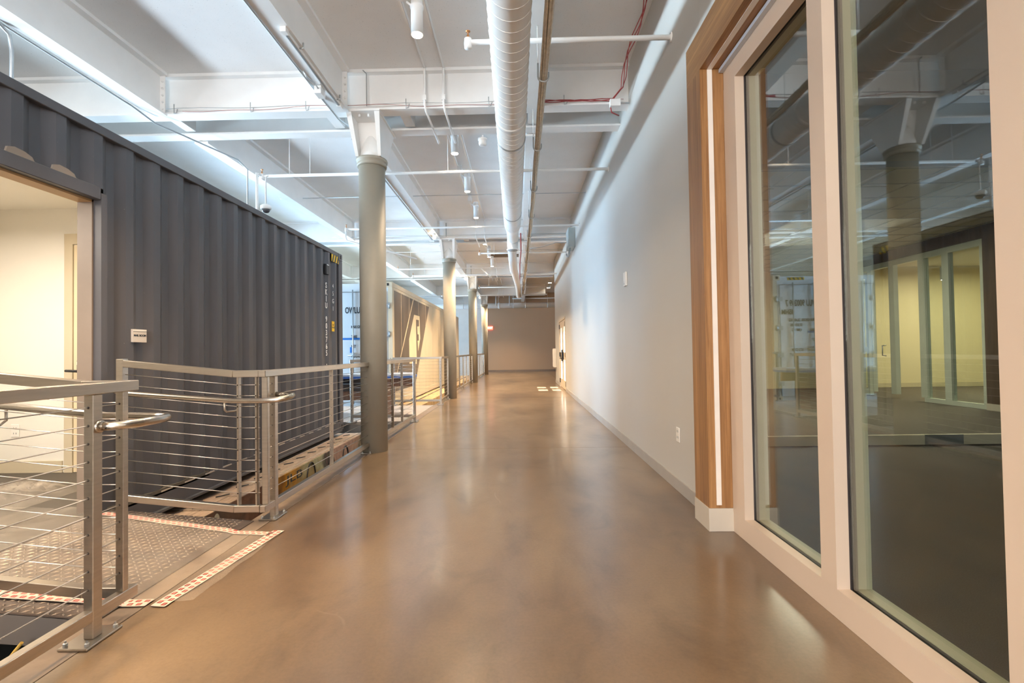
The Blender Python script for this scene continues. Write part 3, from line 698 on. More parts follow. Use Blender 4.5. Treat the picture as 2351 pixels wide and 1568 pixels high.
# A: nearest
RA = thing('cable_railing', 'nearest steel cable railing, with handrail, on the near side of the plastic covered ramp', 'railing', (PX, 2.05, 0))
rails(RA, [(PX, -3.0, 0), (PX, 2.27, 0)])
rails(RA, [(PX - 0.026, 2.245, 0), (-2.03, 2.245, 0), (-2.88, 2.245, 0.092)])
post(RA, PX, 2.05); post(RA, PX, 0.35); post(RA, PX, -1.4)
slat(RA, PX, 2.20, d=0.03, w=0.036); slat(RA, PX, 1.2)
MB().box(-2.86, -2.815, 2.22, 2.27, 0.09, ZTB + 0.09).build('post', STEEL, RA, 0.003)
slat(RA, -2.0, 2.245, w=0.014, d=0.036)
cables(RA, (PX, -3.0), (PX, 2.19)); cables(RA, (-1.85, 2.245), (-2.02, 2.245)); cables(RA, (-2.02, 2.245), (-2.83, 2.245), 0, 0.086)
MB().tube([(-2.86, 2.33, 1.00), (-2.0, 2.33, 0.905), (-1.76, 2.33, 0.90), (-1.70, 2.315, 0.90), (-1.675, 2.28, 0.90), (-1.675, 2.2, 0.899), (-1.69, 2.12, 0.897), (-1.72, 2.08, 0.896), (-1.76, 2.06, 0.895), (-1.80, 2.055, 0.895)], 0.019, 14).build('handrail', TUBEM, RA)
MB().lathe((-1.797, 2.055, 0.895), [(0.027, -0.004), (0.029, 0.003), (0.021, 0.010)], 16, 'x').build('weld_ring', TUBEM, RA)
MB().tube([(-2.5, 2.33, 0.94), (-2.5, 2.33, 0.89), (-2.5, 2.30, 0.87), (-2.5, 2.25, 0.88)], 0.007, 6).build('handrail_bracket', STEEL, RA)
# B: far side of ramp, then walkway to the first column
RB = thing('cable_railing', 'steel cable railing from the far side of the ramp to the nearest column', 'railing', (PX, 3.567, 0))
rails(RB, [(PX, 3.405, 0), (PX, 5.82, 0)])
rails(RB, [(PX - 0.026, 3.43, 0), (-2.03, 3.43, 0), (-2.835, 3.43, 0.0865)])
post(RB, PX, 3.567); post(RB, PX, 5.80)
slat(RB, PX, 4.66)
MB().box(PX - 0.021, PX + 0.021, 3.44, 3.47, ZB1, ZTB).build('baluster', STEEL, RB, 0.002)
slat(RB, -1.87, 3.43, w=0.014, d=0.036); slat(RB, -2.0, 3.43, w=0.014, d=0.036)
MB().box(-2.865, -2.815, 3.404, 3.456, 0.03, ZT + 0.094).build('post', STEEL, RB, 0.003)
cables(RB, (PX, 3.46), (PX, 5.80)); cables(RB, (-1.85, 3.43), (-2.01, 3.43)); cables(RB, (-2.01, 3.43), (-2.83, 3.43), 0, 0.088)
MB().tube([(-2.86, 3.36, 0.99), (-2.84, 3.36, 0.955), (-2.78, 3.36, 0.935), (-2.0, 3.36, 0.872), (-1.80, 3.36, 0.87), (-1.70, 3.365, 0.875), (-1.645, 3.385, 0.885), (-1.625, 3.42, 0.893), (-1.635, 3.47, 0.897), (-1.68, 3.52, 0.897), (-1.73, 3.55, 0.897), (-1.80, 3.567, 0.897)], 0.019, 14).build('handrail', TUBEM, RB)
MB().tube([(-2.06, 3.36, 0.86), (-2.06, 3.36, 0.81), (-2.055, 3.375, 0.795), (-2.02, 3.41, 0.795), (-2.0, 3.425, 0.805)], 0.007, 6).build('handrail_bracket', STEEL, RB)
# C: after column 1, corner at the cross landing
RC = thing('cable_railing', 'short steel cable railing turning left in front of the wooden desk', 'railing', (PX, 8.33, 0))
rails(RC, [(PX, 6.09, 0), (PX, 8.355, 0)]); rails(RC, [(PX - 0.026, 8.33, 0), (-2.925, 8.33, 0)])
post(RC, PX, 8.33); post(RC, PX, 6.12); post(RC, -2.90, 8.33)
slat(RC, PX, 7.45); slat(RC, PX, 6.9)
cables(RC, (PX, 6.12), (PX, 8.33)); cables(RC, (PX, 8.33), (-2.90, 8.33))
# D: beyond the landing to column 2
RD = thing('cable_railing', 'short steel cable railing in front of the warm lit ledge, ending at the second column', 'railing', (PX, 10.92, 0))
rails(RD, [(PX + 0.03, 10.92, 0), (-2.87, 10.92, 0)]); rails(RD, [(PX + 0.03, 10.945, 0), (PX, 12.28, 0)])
post(RD, PX + 0.03, 10.92); post(RD, -2.84, 10.92); post(RD, PX, 12.2, plate=True)
cables(RD, (PX, 10.92), (-2.84, 10.92)); cables(RD, (PX + 0.03, 10.92), (PX, 12.2))
for k, (y0, y1, lab) in enumerate(((12.60, 18.39, 'steel railing between the second and third columns'), (18.73, 24.54, 'farthest steel railing, between the third and last columns'))):
    R_ = thing('cable_railing', lab, 'railing', (PX, y0, 0))
    rails(R_, [(PX, y0, 0), (PX, y1, 0)])
    n = 6
    for i in range(n + 1):
        y = y0 + 0.03 + (y1 - y0 - 0.06) * i / n
        if i in (0, 3, 6): post(R_, PX, y, plate=(i == 3))
        else: slat(R_, PX, y, d=0.03)
    cables(R_, (PX, y0), (PX, y1))

# ================================================================== RAMP, FILM, TAPE
RP = thing('ramp', 'brown diamond plate ramp bridging the walkway and the dark container', 'ramp', (-2.4, 2.8, 0))
def rz(x): return 0.006 + max(0, min(1, (XE + 0.03 - x) / 1.0)) * 0.088
ry0, ry1 = 2.19, 3.47
MB().hexa([(-2.95, ry0, rz(-2.95) - 0.012), (XE + 0.03, ry0, -0.0), (XE + 0.03, ry1, -0.0), (-2.95, ry1, rz(-2.95) - 0.012)],
          [(-2.95, ry0, rz(-2.95)), (XE + 0.03, ry0, 0.006), (XE + 0.03, ry1, 0.006), (-2.95, ry1, rz(-2.95))]).build('plate', DPLATE, RP)
for yy in (ry0, ry1 - 0.04):
    MB().hexa([(-2.95, yy, -0.06), (XE - 0.002, yy, -0.13), (XE - 0.002, yy + 0.04, -0.13), (-2.95, yy + 0.04, -0.06)],
              [(-2.95, yy, rz(-2.95) - 0.013), (XE - 0.002, yy, -0.003), (XE - 0.002, yy + 0.04, -0.003), (-2.95, yy + 0.04, rz(-2.95) - 0.013)]).build('side_beam', BEAMG, RP)
b = MB(); nx, ny = 28, 36
for i in range(nx):
    for j in range(ny):
        x = -2.935 + i * 0.035; y = ry0 + 0.015 + j * (ry1 - ry0 - 0.03) / (ny - 1)
        s = 1 if (i + j) % 2 else -1; z = rz(x); a = 0.0125; c_ = 0.0045
        d = Vector((a, s * a, 0)); e = Vector((-s * c_, c_, 0)); c0 = Vector((x, y, z))
        b.add([c0 - d, c0 - e, c0 + d, c0 + e, c0 + Vector((0, 0, 0.005))], [(0, 1, 4), (1, 2, 4), (2, 3, 4), (3, 0, 4)])
b.build('tread_lugs', LUGM, RP, kind='stuff')
# clear film with wrinkles
def fz(x, y):
    z = 0.0045 if x > XE + 0.03 else rz(x) + 0.0045
    if x < -2.95: z = 0.105
    w = abs(math.sin(x * 9 + y * 5) * math.sin(y * 11 - x * 3 + 1.3)) * 0.007
    w += max(0, math.sin((x * 1.4 + y) * 16)) * 0.004
    if x < -3.1: w *= 2.2
    return z + w
def fr(x, y): return x, y
X0, X1, Y0, Y1 = -4.5, -1.60, 2.30, 3.30
nx, ny = 110, 44
vs = []; fs = []
for i in range(nx + 1):
    for j in range(ny + 1):
        x = X0 + (X1 - X0) * i / nx; yy0 = Y0 + (0.05 if x > -2 else 0); yy1 = Y1 + max(0, (-2.0 - x)) * 0.12 - (0.07 if x > -2.0 else 0)
        y = yy0 + (yy1 - yy0) * j / ny
        vs.append((x, y, fz(x, y)))
for i in range(nx):
    for j in range(ny):
        a = i * (ny + 1) + j; fs.append((a, a + ny + 1, a + ny + 2, a + 1))
fm = MB().add(vs, fs, True).build('plastic_film', FILM)
tag(fm, 'wrinkled clear plastic film taped over the ramp and container floor', 'plastic film')
# crumpled film inside the room
vs = []; fs = []; n = 26
for i in range(n + 1):
    for j in range(n + 1):
        x = -4.35 + 0.75 * i / n; y = 3.45 + 0.65 * j / n
        e = max(0, 1 - ((i / n - .5) ** 2 + (j / n - .5) ** 2) * 4)
        vs.append((x, y, 0.106 + e * (0.04 + 0.09 * abs(math.sin(i * 0.9 + j * 0.5) * math.cos(j * 0.8 - i * 0.3)) + random.uniform(0, 0.012))))
for i in range(n):
    for j in range(n):
        a = i * (n + 1) + j; fs.append((a, a + n + 1, a + n + 2, a + 1))
f2 = MB().add(vs, fs, True).build('plastic_film', FILM)
tag(f2, 'crumpled heap of clear plastic film inside the mail room', 'plastic film')
# tapes
def tape(label, a, b, w, zf, seed):
    a = Vector(a); b = Vector(b); d = (b - a).normalized(); nrm = Vector((-d.y, d.x)); Ln = (b - a).length
    t = thing('tape_strip', label, 'tape', (a.x, a.y, 0), 'printed tape round the plastic film')
    n = max(4, int(Ln / 0.05)); mb = MB(); vs = []; fs = []
    rnd = random.Random(seed)
    for i in range(n + 1):
        p = a + d * Ln * i / n; jj = rnd.uniform(-0.002, 0.002)
        for s in (-1, 1):
            q = p + nrm * (w / 2 * s + jj); vs.append((q.x, q.y, zf(q.x, q.y) + 0.008))
    vs += [(x, y, z - 0.0015) for x, y, z in vs]; N = 2 * (n + 1)
    for i in range(n): fs.append((2 * i, 2 * i + 1, 2 * i + 3, 2 * i + 2)); fs.append((N + 2 * i, N + 2 * i + 2, N + 2 * i + 3, N + 2 * i + 1)); fs.append((2 * i, 2 * i + 2, N + 2 * i + 2, N + 2 * i)); fs.append((2 * i + 1, N + 2 * i + 1, N + 2 * i + 3, 2 * i + 3))
    mb.add(vs, fs).build('tape_band', TAPE, t)
    pm = MB(); k = int(Ln / 0.042)
    for i in range(k):
        for s in (-1, 1):
            c = a + d * (0.02 + i * 0.042 + (0.018 if s > 0 else 0)) + nrm * s * w * 0.24
            hw, hh = 0.012, w * 0.15
            def Q(u, v): q = c + d * u + nrm * v; return (q.x, q.y, zf(q.x, q.y) + 0.0086)
            # little square marks with a pale bar
            for (u0, u1, v0, v1) in ((-hw, hw, -hh, -hh * .45), (-hw, hw, hh * .45, hh), (-hw, -hw * .45, -hh, hh), (hw * .45, hw, -hh, hh), (-hw * .15, hw * .15, -hh, hh)):
                pm.add([Q(u0, v0), Q(u1, v0), Q(u1, v1), Q(u0, v1)], [(0, 1, 2, 3)])
    pm.build('tape_print', TAPER, t)
    return t
zf = lambda x, y: rz(x) if x < XE + 0.03 else 0.0
tape('red and white printed tape along the walkway edge of the film', (-1.735, 2.30), (-1.64, 3.27), 0.075, zf, 1)
tape('red and white printed tape crossing the ramp on the far side of the film', (-1.66, 3.215), (-2.93, 3.37), 0.055, zf, 2)
tape('red and white printed tape at the near edge of the film, under the nearest railing', (-1.80, 2.335), (-2.93, 2.30), 0.065, zf, 3)

# things in the pit at lower left
yp = MB().tube([(-2.46, 2.1, -0.38), (-2.21, 2.13, -0.06)], 0.007).build('yellow_brace', M('dull_yellow', (0.42, 0.27, 0.05), 0.6)); tag(yp, 'yellow brace in the dark pit under the near railing', 'brace')

# ================================================================== DESK on the landing
dk = thing('desk', 'wooden desk with a blue edged top behind the short railing', 'desk', (-2.8, 9.3, 0))
MB().prism([(-4.3, 9.05), (-2.3, 9.0), (-2.06, 9.12), (-2.02, 9.35), (-2.1, 9.75), (-4.3, 9.75)], 'z', 0.75, 0.785).build('desk_top', M('desk_top_grey', (0.52, 0.55, 0.60), 0.35), dk)
MB().prism([(-4.31, 9.035), (-2.29, 8.985), (-2.045, 9.105), (-2.0, 9.35), (-2.08, 9.765), (-4.31, 9.765)], 'z', 0.715, 0.751).build('blue_edge', M('blue_edge', (0.05, 0.14, 0.45), 0.5), dk)
MB().box(-2.95, -2.52, 9.15, 9.65, 0.001, 0.715).build('pedestal', DESKW, dk)
MB().box(-4.2, -2.951, 9.2, 9.24, 0.30, 0.715).build('modesty_panel', DESKW, dk)
MB().box(-2.83, -2.77, 9.138, 9.149, 0.60, 0.67).build('grommet', BLACK, dk)
dw = MB().box(-3.6, -3.0, 9.17, 9.199, 0.47, 0.70).build('drawer', M('drawer_dark', (0.07, 0.05, 0.04), 0.5), dk)
MB().box(-3.38, -3.22, 9.155, 9.169, 0.60, 0.62).build('drawer_pull', GALV, dw)
MB().box(-4.2, -4.14, 9.15, 9.65, 0.001, 0.715).build('leg', DESKW, dk)
MB().box(-2.49, -2.02, 9.2, 9.24, 0.55, 0.715).build('apron', DESKW, dk)

# ================================================================== CEILING SERVICES
# main spiral duct
dct = thing('spiral_duct', 'large white spiral duct running along the ceiling above the walkway', 'duct', (-0.05, 6, 3.52))
def dpt(y): 
    return (-0.035 - 0.012 * max(0, y - 3), y, 3.53)
ysd = [-4 + 0.5 * i for i in range(27)]
ysd = [y for y in ysd if y < 9.0] + [9.0]
MB().tube([dpt(y) for y in ysd], 0.152, 36).build('duct_pipe', DUCTM, dct)
b = MB(); pts = []; y = -2.0; k = 0
turns = int((8.9 - 1.5) / 0.115)
N = 20
for i in range(turns * N):
    a = 2 * PI * i / N; y = 1.5 + 0.115 * i / N; c = dpt(y)
    pts.append((c[0] + 0.1535 * math.cos(a), y, c[2] + 0.1535 * math.sin(a)))
b.tube(pts, 0.0028, 4).build('spiral_seam', DUCTM, dct)
for yy in (4.83, 7.35):
    MB().tube([dpt(yy - 0.03), dpt(yy + 0.03)], 0.157, 36).build('joint_band', DUCTM, dct)
for yy in (2.9, 5.3, 8.2):
    c = dpt(yy)
    MB().lathe((c[0], yy, c[2]), [(0.158, -0.015), (0.158, 0.015)], 36, 'y').box(c[0] - 0.003, c[0] + 0.003, yy - 0.003, yy + 0.003, c[2] + 0.155, ZC).build('duct_hanger', GALV, dct)
c9 = dpt(9.0)
MB().tube([(c9[0], 9.0, 3.53), (c9[0] - 0.005, 9.35, 3.51), (c9[0] - 0.005, 9.95, 3.51)], 0.15, 30, rs=[0.152, 0.118, 0.118]).build('reducer', DUCTM, dct)
MB().lathe((c9[0] - 0.01, 10.05, 3.27), [(0.105, 0.18), (0.105, 0.02), (0.128, 0.015), (0.128, 0.0), (0.095, 0.004)], 28).build('diffuser', DUCTM, dct)
MB().lathe((c9[0] - 0.01, 10.05, 3.26), [(0.092, 0.0), (0.092, 0.012)], 24).build('diffuser_throat', GREYP, dct)
d2 = thing('spiral_duct', 'narrow bent white duct continuing toward the far wall', 'duct', (-0.1, 14, 3.45))
P2 = [(-0.13, 9.9, 3.50), (-0.145, 10.7, 3.47), (-0.15, 12.2, 3.46), (-0.145, 13.4, 3.46), (-0.11, 14.6, 3.46), (-0.06, 16.2, 3.46), (-0.03, 18, 3.46), (-0.02, 20.0, 3.46)]
MB().tube(P2, 0.10, 26).build('duct_pipe', DUCTM, d2)
b = MB()
for i in range(40):
    y = 10.2 + i * 0.09; x = -0.135 - 0.02 * min(1, (y - 9.9) / 2.3)
    b.lathe((x, y, 3.475 - 0.012 * min(1, (y - 9.9) / 2.3)), [(0.104, -0.008), (0.104, 0.008)], 20, 'y')
b.build('flex_ribs', DUCTM, d2)
MB().tube([(-0.02, 19.95, 3.46), (-0.02, 20.05, 3.46)], 0.118, 24).build('end_flange', DUCTM, d2)

# cable bundle with hooks
cb = thing('cable_bundle', 'long bundle of pale data cables hung beside the duct', 'cable bundle', (0.23, 8, 3.56))
for k in range(9):
    a = 2 * PI * k / 9; rr = 0.026 if k else 0
    P = []
    for i in range(48):
        y = 0.5 + i * 0.42
        sag = 0.022 * abs(math.sin(PI * (y - 4.15) / 1.45))
        P.append((0.235 - max(0, y - 9) * 0.008 + rr * math.cos(a + y * 0.4) + random.uniform(-.003, .003), y, 3.56 - sag + rr * math.sin(a + y * 0.4)))
    MB().tube(P, 0.010, 5).build('cable_strand', CABW, cb)
hk0 = None
for i, y in enumerate([2.7 + 1.45 * k for k in range(12)]):
    x = 0.235 - max(0, y - 9) * 0.008
    P = [(x - 0.045, y, 3.66), (x - 0.046, y, 3.56)] + [(x - 0.046 * math.cos(a * PI / 8), y, 3.545 - 0.046 * math.sin(a * PI / 8)) for a in range(0, 9)] + [(x + 0.046, y, 3.58)]
    MB().tube(P, 0.008, 6).build('cable_hook', GALV, cb)
    MB().tube([(x - 0.045, y, 3.65), (x - 0.045, y, 3.99)], 0.004, 5).build('hook_rod', WHITE, cb)

# conduits
def conduit(label, pts, r=0.013, name='conduit', cat='conduit', mt=None):
    o = MB().tube(pts, r, 8).build(name, mt or WHITE); return tag(o, label, cat)
zc = ZC - 0.015
for x, lab in ((-1.06, 'left one of two parallel white conduits under the ceiling, holding the track lights'), (-0.84, 'right one of two parallel white conduits under the ceiling')):
    t = thing('conduit', lab, 'conduit', (x, 6, 4.4))
    for a, b_ in segs:
        y0 = max(a, -6.5); 
        P = [(x, y0 - 0.05, zc), (x, b_ + 0.02, zc)]
        MB().tube(P, 0.013, 8).build('run', WHITE, t)
    for yg in gird:
        yf_ = yg - 0.25 - 0.10
        MB().tube([(x, yf_ + 0.0, zc), (x, yf_ - 0.012, zc - 0.03), (x, yf_ - 0.012, 4.06), (x + 0.01, yf_ + 0.03, 3.99), (x + 0.02, yg + 0.5, 3.97)], 0.013, 8).build('drop', WHITE, t)
        MB().box(x - 0.02, x + 0.02, yf_ - 0.03, yf_ + 0.01, 4.10, 4.16).build('strap', WHITE, t)

# track lights
def tl(loc, lab):
    x, y, z = loc
    t = thing('spotlight', lab, 'light', loc, 'white cylinder spotlights over the walkway')
    MB().box(x - 0.165, x - 0.085, y - 0.09, y + 0.05, z + 0.34, z + 0.42).build('mount_box', WHITE, t)
    MB().box(x - 0.15, x - 0.10, y - 0.02, y + 0.03, z + 0.42, ZC - 0.02).build('stem', WHITE, t)
    MB().tube([(x - 0.09, y, z + 0.30), (x - 0.03, y, z + 0.25)], 0.011, 6).build('arm', WHITE, t)
    MB().lathe((x, y, z), [(0.050, 0.005), (0.052, 0.0), (0.052, 0.235), (0.060, 0.238), (0.060, 0.258), (0.052, 0.262), (0.050, 0.33), (0.044, 0.335)], 28).build('lamp_housing', WHITE, t)
    MB().lathe((x, y, z - 0.004), [(0.047, 0.0), (0.047, 0.006)], 24).build('lamp_lens', LENS, t)
    return t
hy = [4.25, 6.85, 8.50, 10.2, 12.75, 14.5, 16.1]
labs = ['nearest white cylinder spotlight, large at the top of the view', 'second white cylinder spotlight, just past the first girder', 'third white cylinder spotlight along the ceiling', 'fourth white cylinder spotlight along the ceiling', 'fifth white cylinder spotlight, just past the second girder', 'sixth white cylinder spotlight, small in the far bay', 'seventh and last white cylinder spotlight in the row']
t0 = tl((-0.87, hy[0], 4.0), labs[0])
for y, lb in zip(hy[1:], labs[1:]): dup(t0, (-0.885, y, 4.0), lb)
# hanging heads get a longer drop on later bays; small downlights in the far alcove
for (x, y, lb) in ((1.42, 22.5, 'nearer one of two small round downlights over the far alcove'), (1.46, 24.3, 'farther one of two small round downlights over the far alcove'), (-0.9, 20.6, 'lone small round downlight past the third column')):
    t = thing('downlight', lb, 'light', (x, y, 4.3))
    MB().lathe((x, y, 4.3), [(0.09, 0.01), (0.095, 0.0), (0.095, 0.08)], 20).build('lamp_housing', WHITE, t)
    MB().box(x - 0.01, x + 0.01, y - 0.01, y + 0.01, 4.38, ZC).build('stem', WHITE, t)
    MB().lathe((x, y, 4.296), [(0.08, 0), (0.08, 0.008)], 20).build('lamp_lens', LENS, t)
# bulbs hung from the longitudinal beam
for y, lb in ((11.42, 'glowing bare lamp under the beam before the second column'), (18.05, 'glowing bare lamp under the beam before the third column'), (24.45, 'glowing bare lamp under the beam before the last column')):
    t = thing('beam_lamp', lb, 'light', (-1.99, y, 3.9))
    MB().lathe((-1.99, y, 3.92), [(0.03, 0), (0.04, 0.03), (0.03, 0.07)], 14).build('lamp_socket', WHITE, t)
    MB().lathe((-1.99, y, 3.88), [(0.012, -0.03), (0.036, -0.015), (0.042, 0.01), (0.030, 0.035)], 14).build('bulb', BULB, t)
# track fixture and pipe along the beam
tf = thing('light_track', 'white light track clipped under the beam near the top', 'track', (-1.985, 4.7, 3.96))
MB().box(-2.0, -1.965, 4.1, 5.38, 3.955, 3.985).build('track_channel', WHITE, tf)
MB().box(-1.99, -1.975, 4.13, 5.35, 3.951, 3.9555).build('track_slot', GALV, tf)
for y in (4.1, 5.38): MB().box(-2.006, -1.958, y - 0.03, y + 0.03, 3.945, 3.989).build('end_cap', WHITE, tf)
for y in (4.35, 5.25): MB().tube([(-1.965, y, 3.97), (-1.93, y, 3.97), (-1.93, y, 4.02)], 0.008, 5).build('clip', GALV, tf)
MB().box(-2.10, -2.03, 4.98, 5.1, 3.90, 3.98).build('junction_box', WHITE, tf)
MB().tube([(-2.09, 4.7, 3.97), (-2.07, 4.74, 3.93), (-2.04, 4.85, 3.93), (-2.06, 4.98, 3.95)], 0.008, 6).build('whip', GALV, tf)
conduit('thin conduit along the left edge of the first beam', [(-2.13, -3, 3.985), (-2.13, 5.2, 3.985), (-2.08, 5.6, 3.93), (-1.98, 5.85, 3.9)], 0.011, mt=GALV)
conduit('thin conduit along the first beam past the nearest column', [(-2.14, 6.25, 3.975), (-2.14, 12.0, 3.975)], 0.014, mt=GALV)

# sprinkler pipes crossing the hall
def spr(lab, y, z, x0, r=0.021, drop=True, x1=1.31):
    t = thing('sprinkler_pipe', lab, 'pipe', (x0, y, z), 'white sprinkler pipes crossing the ceiling')
    MB().tube([(x0, y, z), (x1, y, z)], r, 12).build('pipe_run', WHITE, t)
    MB().tube([(x0 + 0.4, y, z + r), (x0 + 0.4, y, ZC)], 0.005, 5).build('hanger_rod', WHITE, t)
    if x1 > 1.3: MB().lathe((1.302, y, z), [(r * 1.9, -0.004), (r * 1.9, 0.006)], 14, 'x').build('escutcheon', WHITE, t)
    MB().lathe((x0, y, z), [(r * 1.5, -0.05), (r * 1.6, -0.01), (r * 1.5, 0.03)], 12).build('elbow', WHITE, t)
    MB().lathe((x0, y, z + 0.03), [(0.012, 0), (0.012, 0.03), (0.006, 0.035), (0.006, 0.06), (0.02, 0.062), (0.02, 0.066)], 8).build('sprinkler_head', BRASS, t)
    return t
p1 = spr('nearest crossing pipe, behind the duct, ending in the right wall', 4.06, 3.80, -0.40)
p2 = spr('long crossing pipe just beyond the nearest column', 6.95, 3.775, -3.70)
for x in (-3.0, -1.0): MB().tube([(x, 6.95, 3.78), (x, 6.95, ZC)], 0.005, 5).build('hanger_rod', WHITE, p2)
MB().tube([(-3.70, 6.95, 3.775), (-3.72, 6.85, 3.775), (-3.72, 6.85, 2.82)], 0.02, 8).build('riser', WHITE, p2)
p3 = spr('crossing pipe level with the duct outlet', 10.38, 3.857, -3.70)
MB().tube([(-3.70, 10.38, 3.857), (-3.72, 10.38, 3.7), (-3.70, 10.4, 3.62), (-2.2, 10.45, 3.2)], 0.02, 8).build('branch', WHITE, p3)
p4 = spr('crossing pipe below the grey wall box', 13.3, 3.87, -1.07)
p5 = spr('fifth crossing pipe, past the second column', 16.9, 3.853, -3.7)
p6 = spr('crossing pipe before the third girder', 15.2, 3.80, -3.8, 0.017, x1=-0.4)
MB().tube([(-1.2, 15.2, 3.8), (-1.0, 16.9, 3.76)], 0.017, 8).build('branch', WHITE, p6)
p7 = spr('crossing pipe past the third column', 20.3, 3.85, -1.67)
p8 = spr('farthest thin crossing pipe, before the end wall', 23.2, 3.86, -3.7)
# thin tie rods / wires crossing high
for y, z, lab in ((11.9, 4.05, 'thin wire crossing under the second girder'), (9.3, 4.2, 'thin wire crossing high in the second bay'), (14.3, 4.15, 'thin wire crossing high in the third bay')):
    conduit(lab, [(-4.6, y, z), (1.3, y, z)], 0.006, 'tie_wire', 'wire', GALV)
# big pipe along the far wall
fp = thing('wall_pipe', 'thick white pipe running across the far wall', 'pipe', (-4, 27.6, 3.62))
MB().tube([(-9.1, 27.6, 3.76), (4.9, 27.6, 3.76)], 0.15, 24).build('pipe_run', WHITE, fp)
for x in (-3.2, -1.2, -0.35, 0.35, 1.6): MB().tube([(x, 27.6, 3.85), (x, 27.6, ZC)], 0.012, 6).lathe((x, 27.6, 3.76), [(0.157, -0.02), (0.157, 0.02)], 20, 'x').build('pipe_hanger', WHITE, fp)
MB().lathe((-1.15, 27.6, 3.76), [(0.175, -0.04), (0.175, 0.04)], 20, 'x').build('pipe_coupling', WHITE, fp)
conduit('thin pipe above the thick far pipe', [(-0.4, 27.3, 4.12), (4.9, 27.3, 4.12)], 0.03, 'pipe', 'pipe')
conduit('looped thin pipe in front of the far wall top', [(-1.3, 27.45, 3.76), (-1.3, 26.9, 3.76), (-1.3, 26.9, 4.25), (-0.55, 26.9, 4.25), (-0.55, 26.9, 3.76), (-0.55, 27.45, 3.76)], 0.025, 'pipe', 'pipe')

# wires on the first girder
yg = gird[1] - 0.25 - 0.09
rw = thing('red_cable', 'thin red cable running along the nearest girder to the right wall', 'cable', (0, yg, 4.06))
P = []; 
for i in range(60):
    x = -3.9 + i * 0.087; P.append((x, yg - 0.012, 4.055 + 0.018 * math.sin(x * 2.3) + 0.008 * math.sin(x * 7.1)))
MB().tube(P, 0.0032, 5).build('wire_run', M('dusty_red_wire', (0.42, 0.20, 0.18), 0.6), rw)
for s in (0, 1, 2):
    P = [(-0.1 + i * 0.12, yg - 0.02 - 0.006 * s, 4.055 + 0.012 * math.sin(i * 1.1 + s * 2)) for i in range(11)]
    P += [(1.16 + 0.03 * math.sin(k + s), yg - 0.05 - k * 0.16, 4.06 + 0.034 * k + 0.01 * math.sin(k * 1.7 + s)) for k in range(1, 10)]
    MB().tube(P, 0.005, 5).build('wire_strand', RED, rw)
MB().tube([(1.12, yg - 0.02, 4.04), (1.08, yg - 0.02, 3.98), (1.10, yg + 0.02, 3.93), (1.2, yg + 0.1, 3.93)], 0.008, 5).build('wire_loop', RED, rw)
gw = thing('grey_cable', 'thin grey cable clipped along the nearest girder', 'cable', (-1, yg, 4.07))
MB().tube([(-4.1 + i * 0.2, yg - 0.004, 4.078 + 0.008 * math.sin(i)) for i in range(27)], 0.004, 5).build('wire_run', GALV, gw)
for x in (-4.0, -3.1, -2.45, -1.28, -0.32, 0.55): MB().tube([(x, yg - 0.012, 4.13), (x, yg - 0.012, 4.02), (x + 0.03, yg - 0.012, 4.03), (x + 0.04, yg - 0.012, 4.07)], 0.005, 5).build('clip', GALV, gw)
jb = thing('junction_box', 'small white junction box at the right end of the nearest girder', 'junction box', (1.13, yg, 4.0))
MB().box(1.07, 1.19, yg - 0.06, yg - 0.002, 3.97, 4.05).build('box', WHITE, jb, 0.003)
MB().tube([(1.19, yg - 0.02, 4.02), (1.30, yg - 0.02, 4.02)], 0.008, 6).build('nipple', GALV, jb)
conduit('red wired cable climbing the second beam on the left', [(-4.28, -2, 3.98), (-4.28, 5.3, 3.98), (-4.25, 5.6, 3.93), (-3.85, 6.6, 3.88), (-3.8, 6.75, 3.8), (-3.8, 6.75, 2.82)], 0.010, 'cable', 'cable', GALV)
conduit('dark hanger rod beside the nearest column capital', [(-1.78, 5.58, 4.48), (-1.74, 5.58, 4.44), (-1.74, 5.58, 4.06)], 0.006, 'hanger_rod', 'rod', GREYP)
conduit('dark hanger rod above the second column', [(-1.80, 12.06, 4.40), (-1.80, 12.06, 4.06)], 0.010, 'hanger_rod', 'rod', GREYP)
conduit('dark hanger rod above the third column', [(-1.80, 18.2, 4.40), (-1.80, 18.2, 4.06)], 0.010, 'hanger_rod', 'rod', GREYP)
conduit('red riser cable alongside the far duct', [(0.05, 10.6, 3.75), (0.06, 12.2, 3.7), (0.03, 14, 3.68), (0.03, 19, 3.7)], 0.014, 'cable', 'cable', RED)
conduit('grey bent conduit dropping behind the container at the left edge of the view', [(-4.28, 3.2, 3.985), (-4.28, 3.9, 3.98), (-4.28, 4.0, 3.93), (-4.28, 4.02, 3.8), (-4.28, 4.02, 2.82)], 0.014, mt=GALV)
# smoke detector
sd = thing('smoke_detector', 'small white smoke detector hung past the first girder', 'detector', (-0.45, 6.35, 3.92))
MB().lathe((-0.45, 6.35, 3.90), [(0.03, -0.005), (0.05, 0.0), (0.055, 0.03), (0.05, 0.055), (0.062, 0.06), (0.062, 0.085)], 18).build('body', WHITE, sd)
MB().box(-0.46, -0.44, 6.34, 6.36, 3.985, 4.03).build('stem', WHITE, sd)
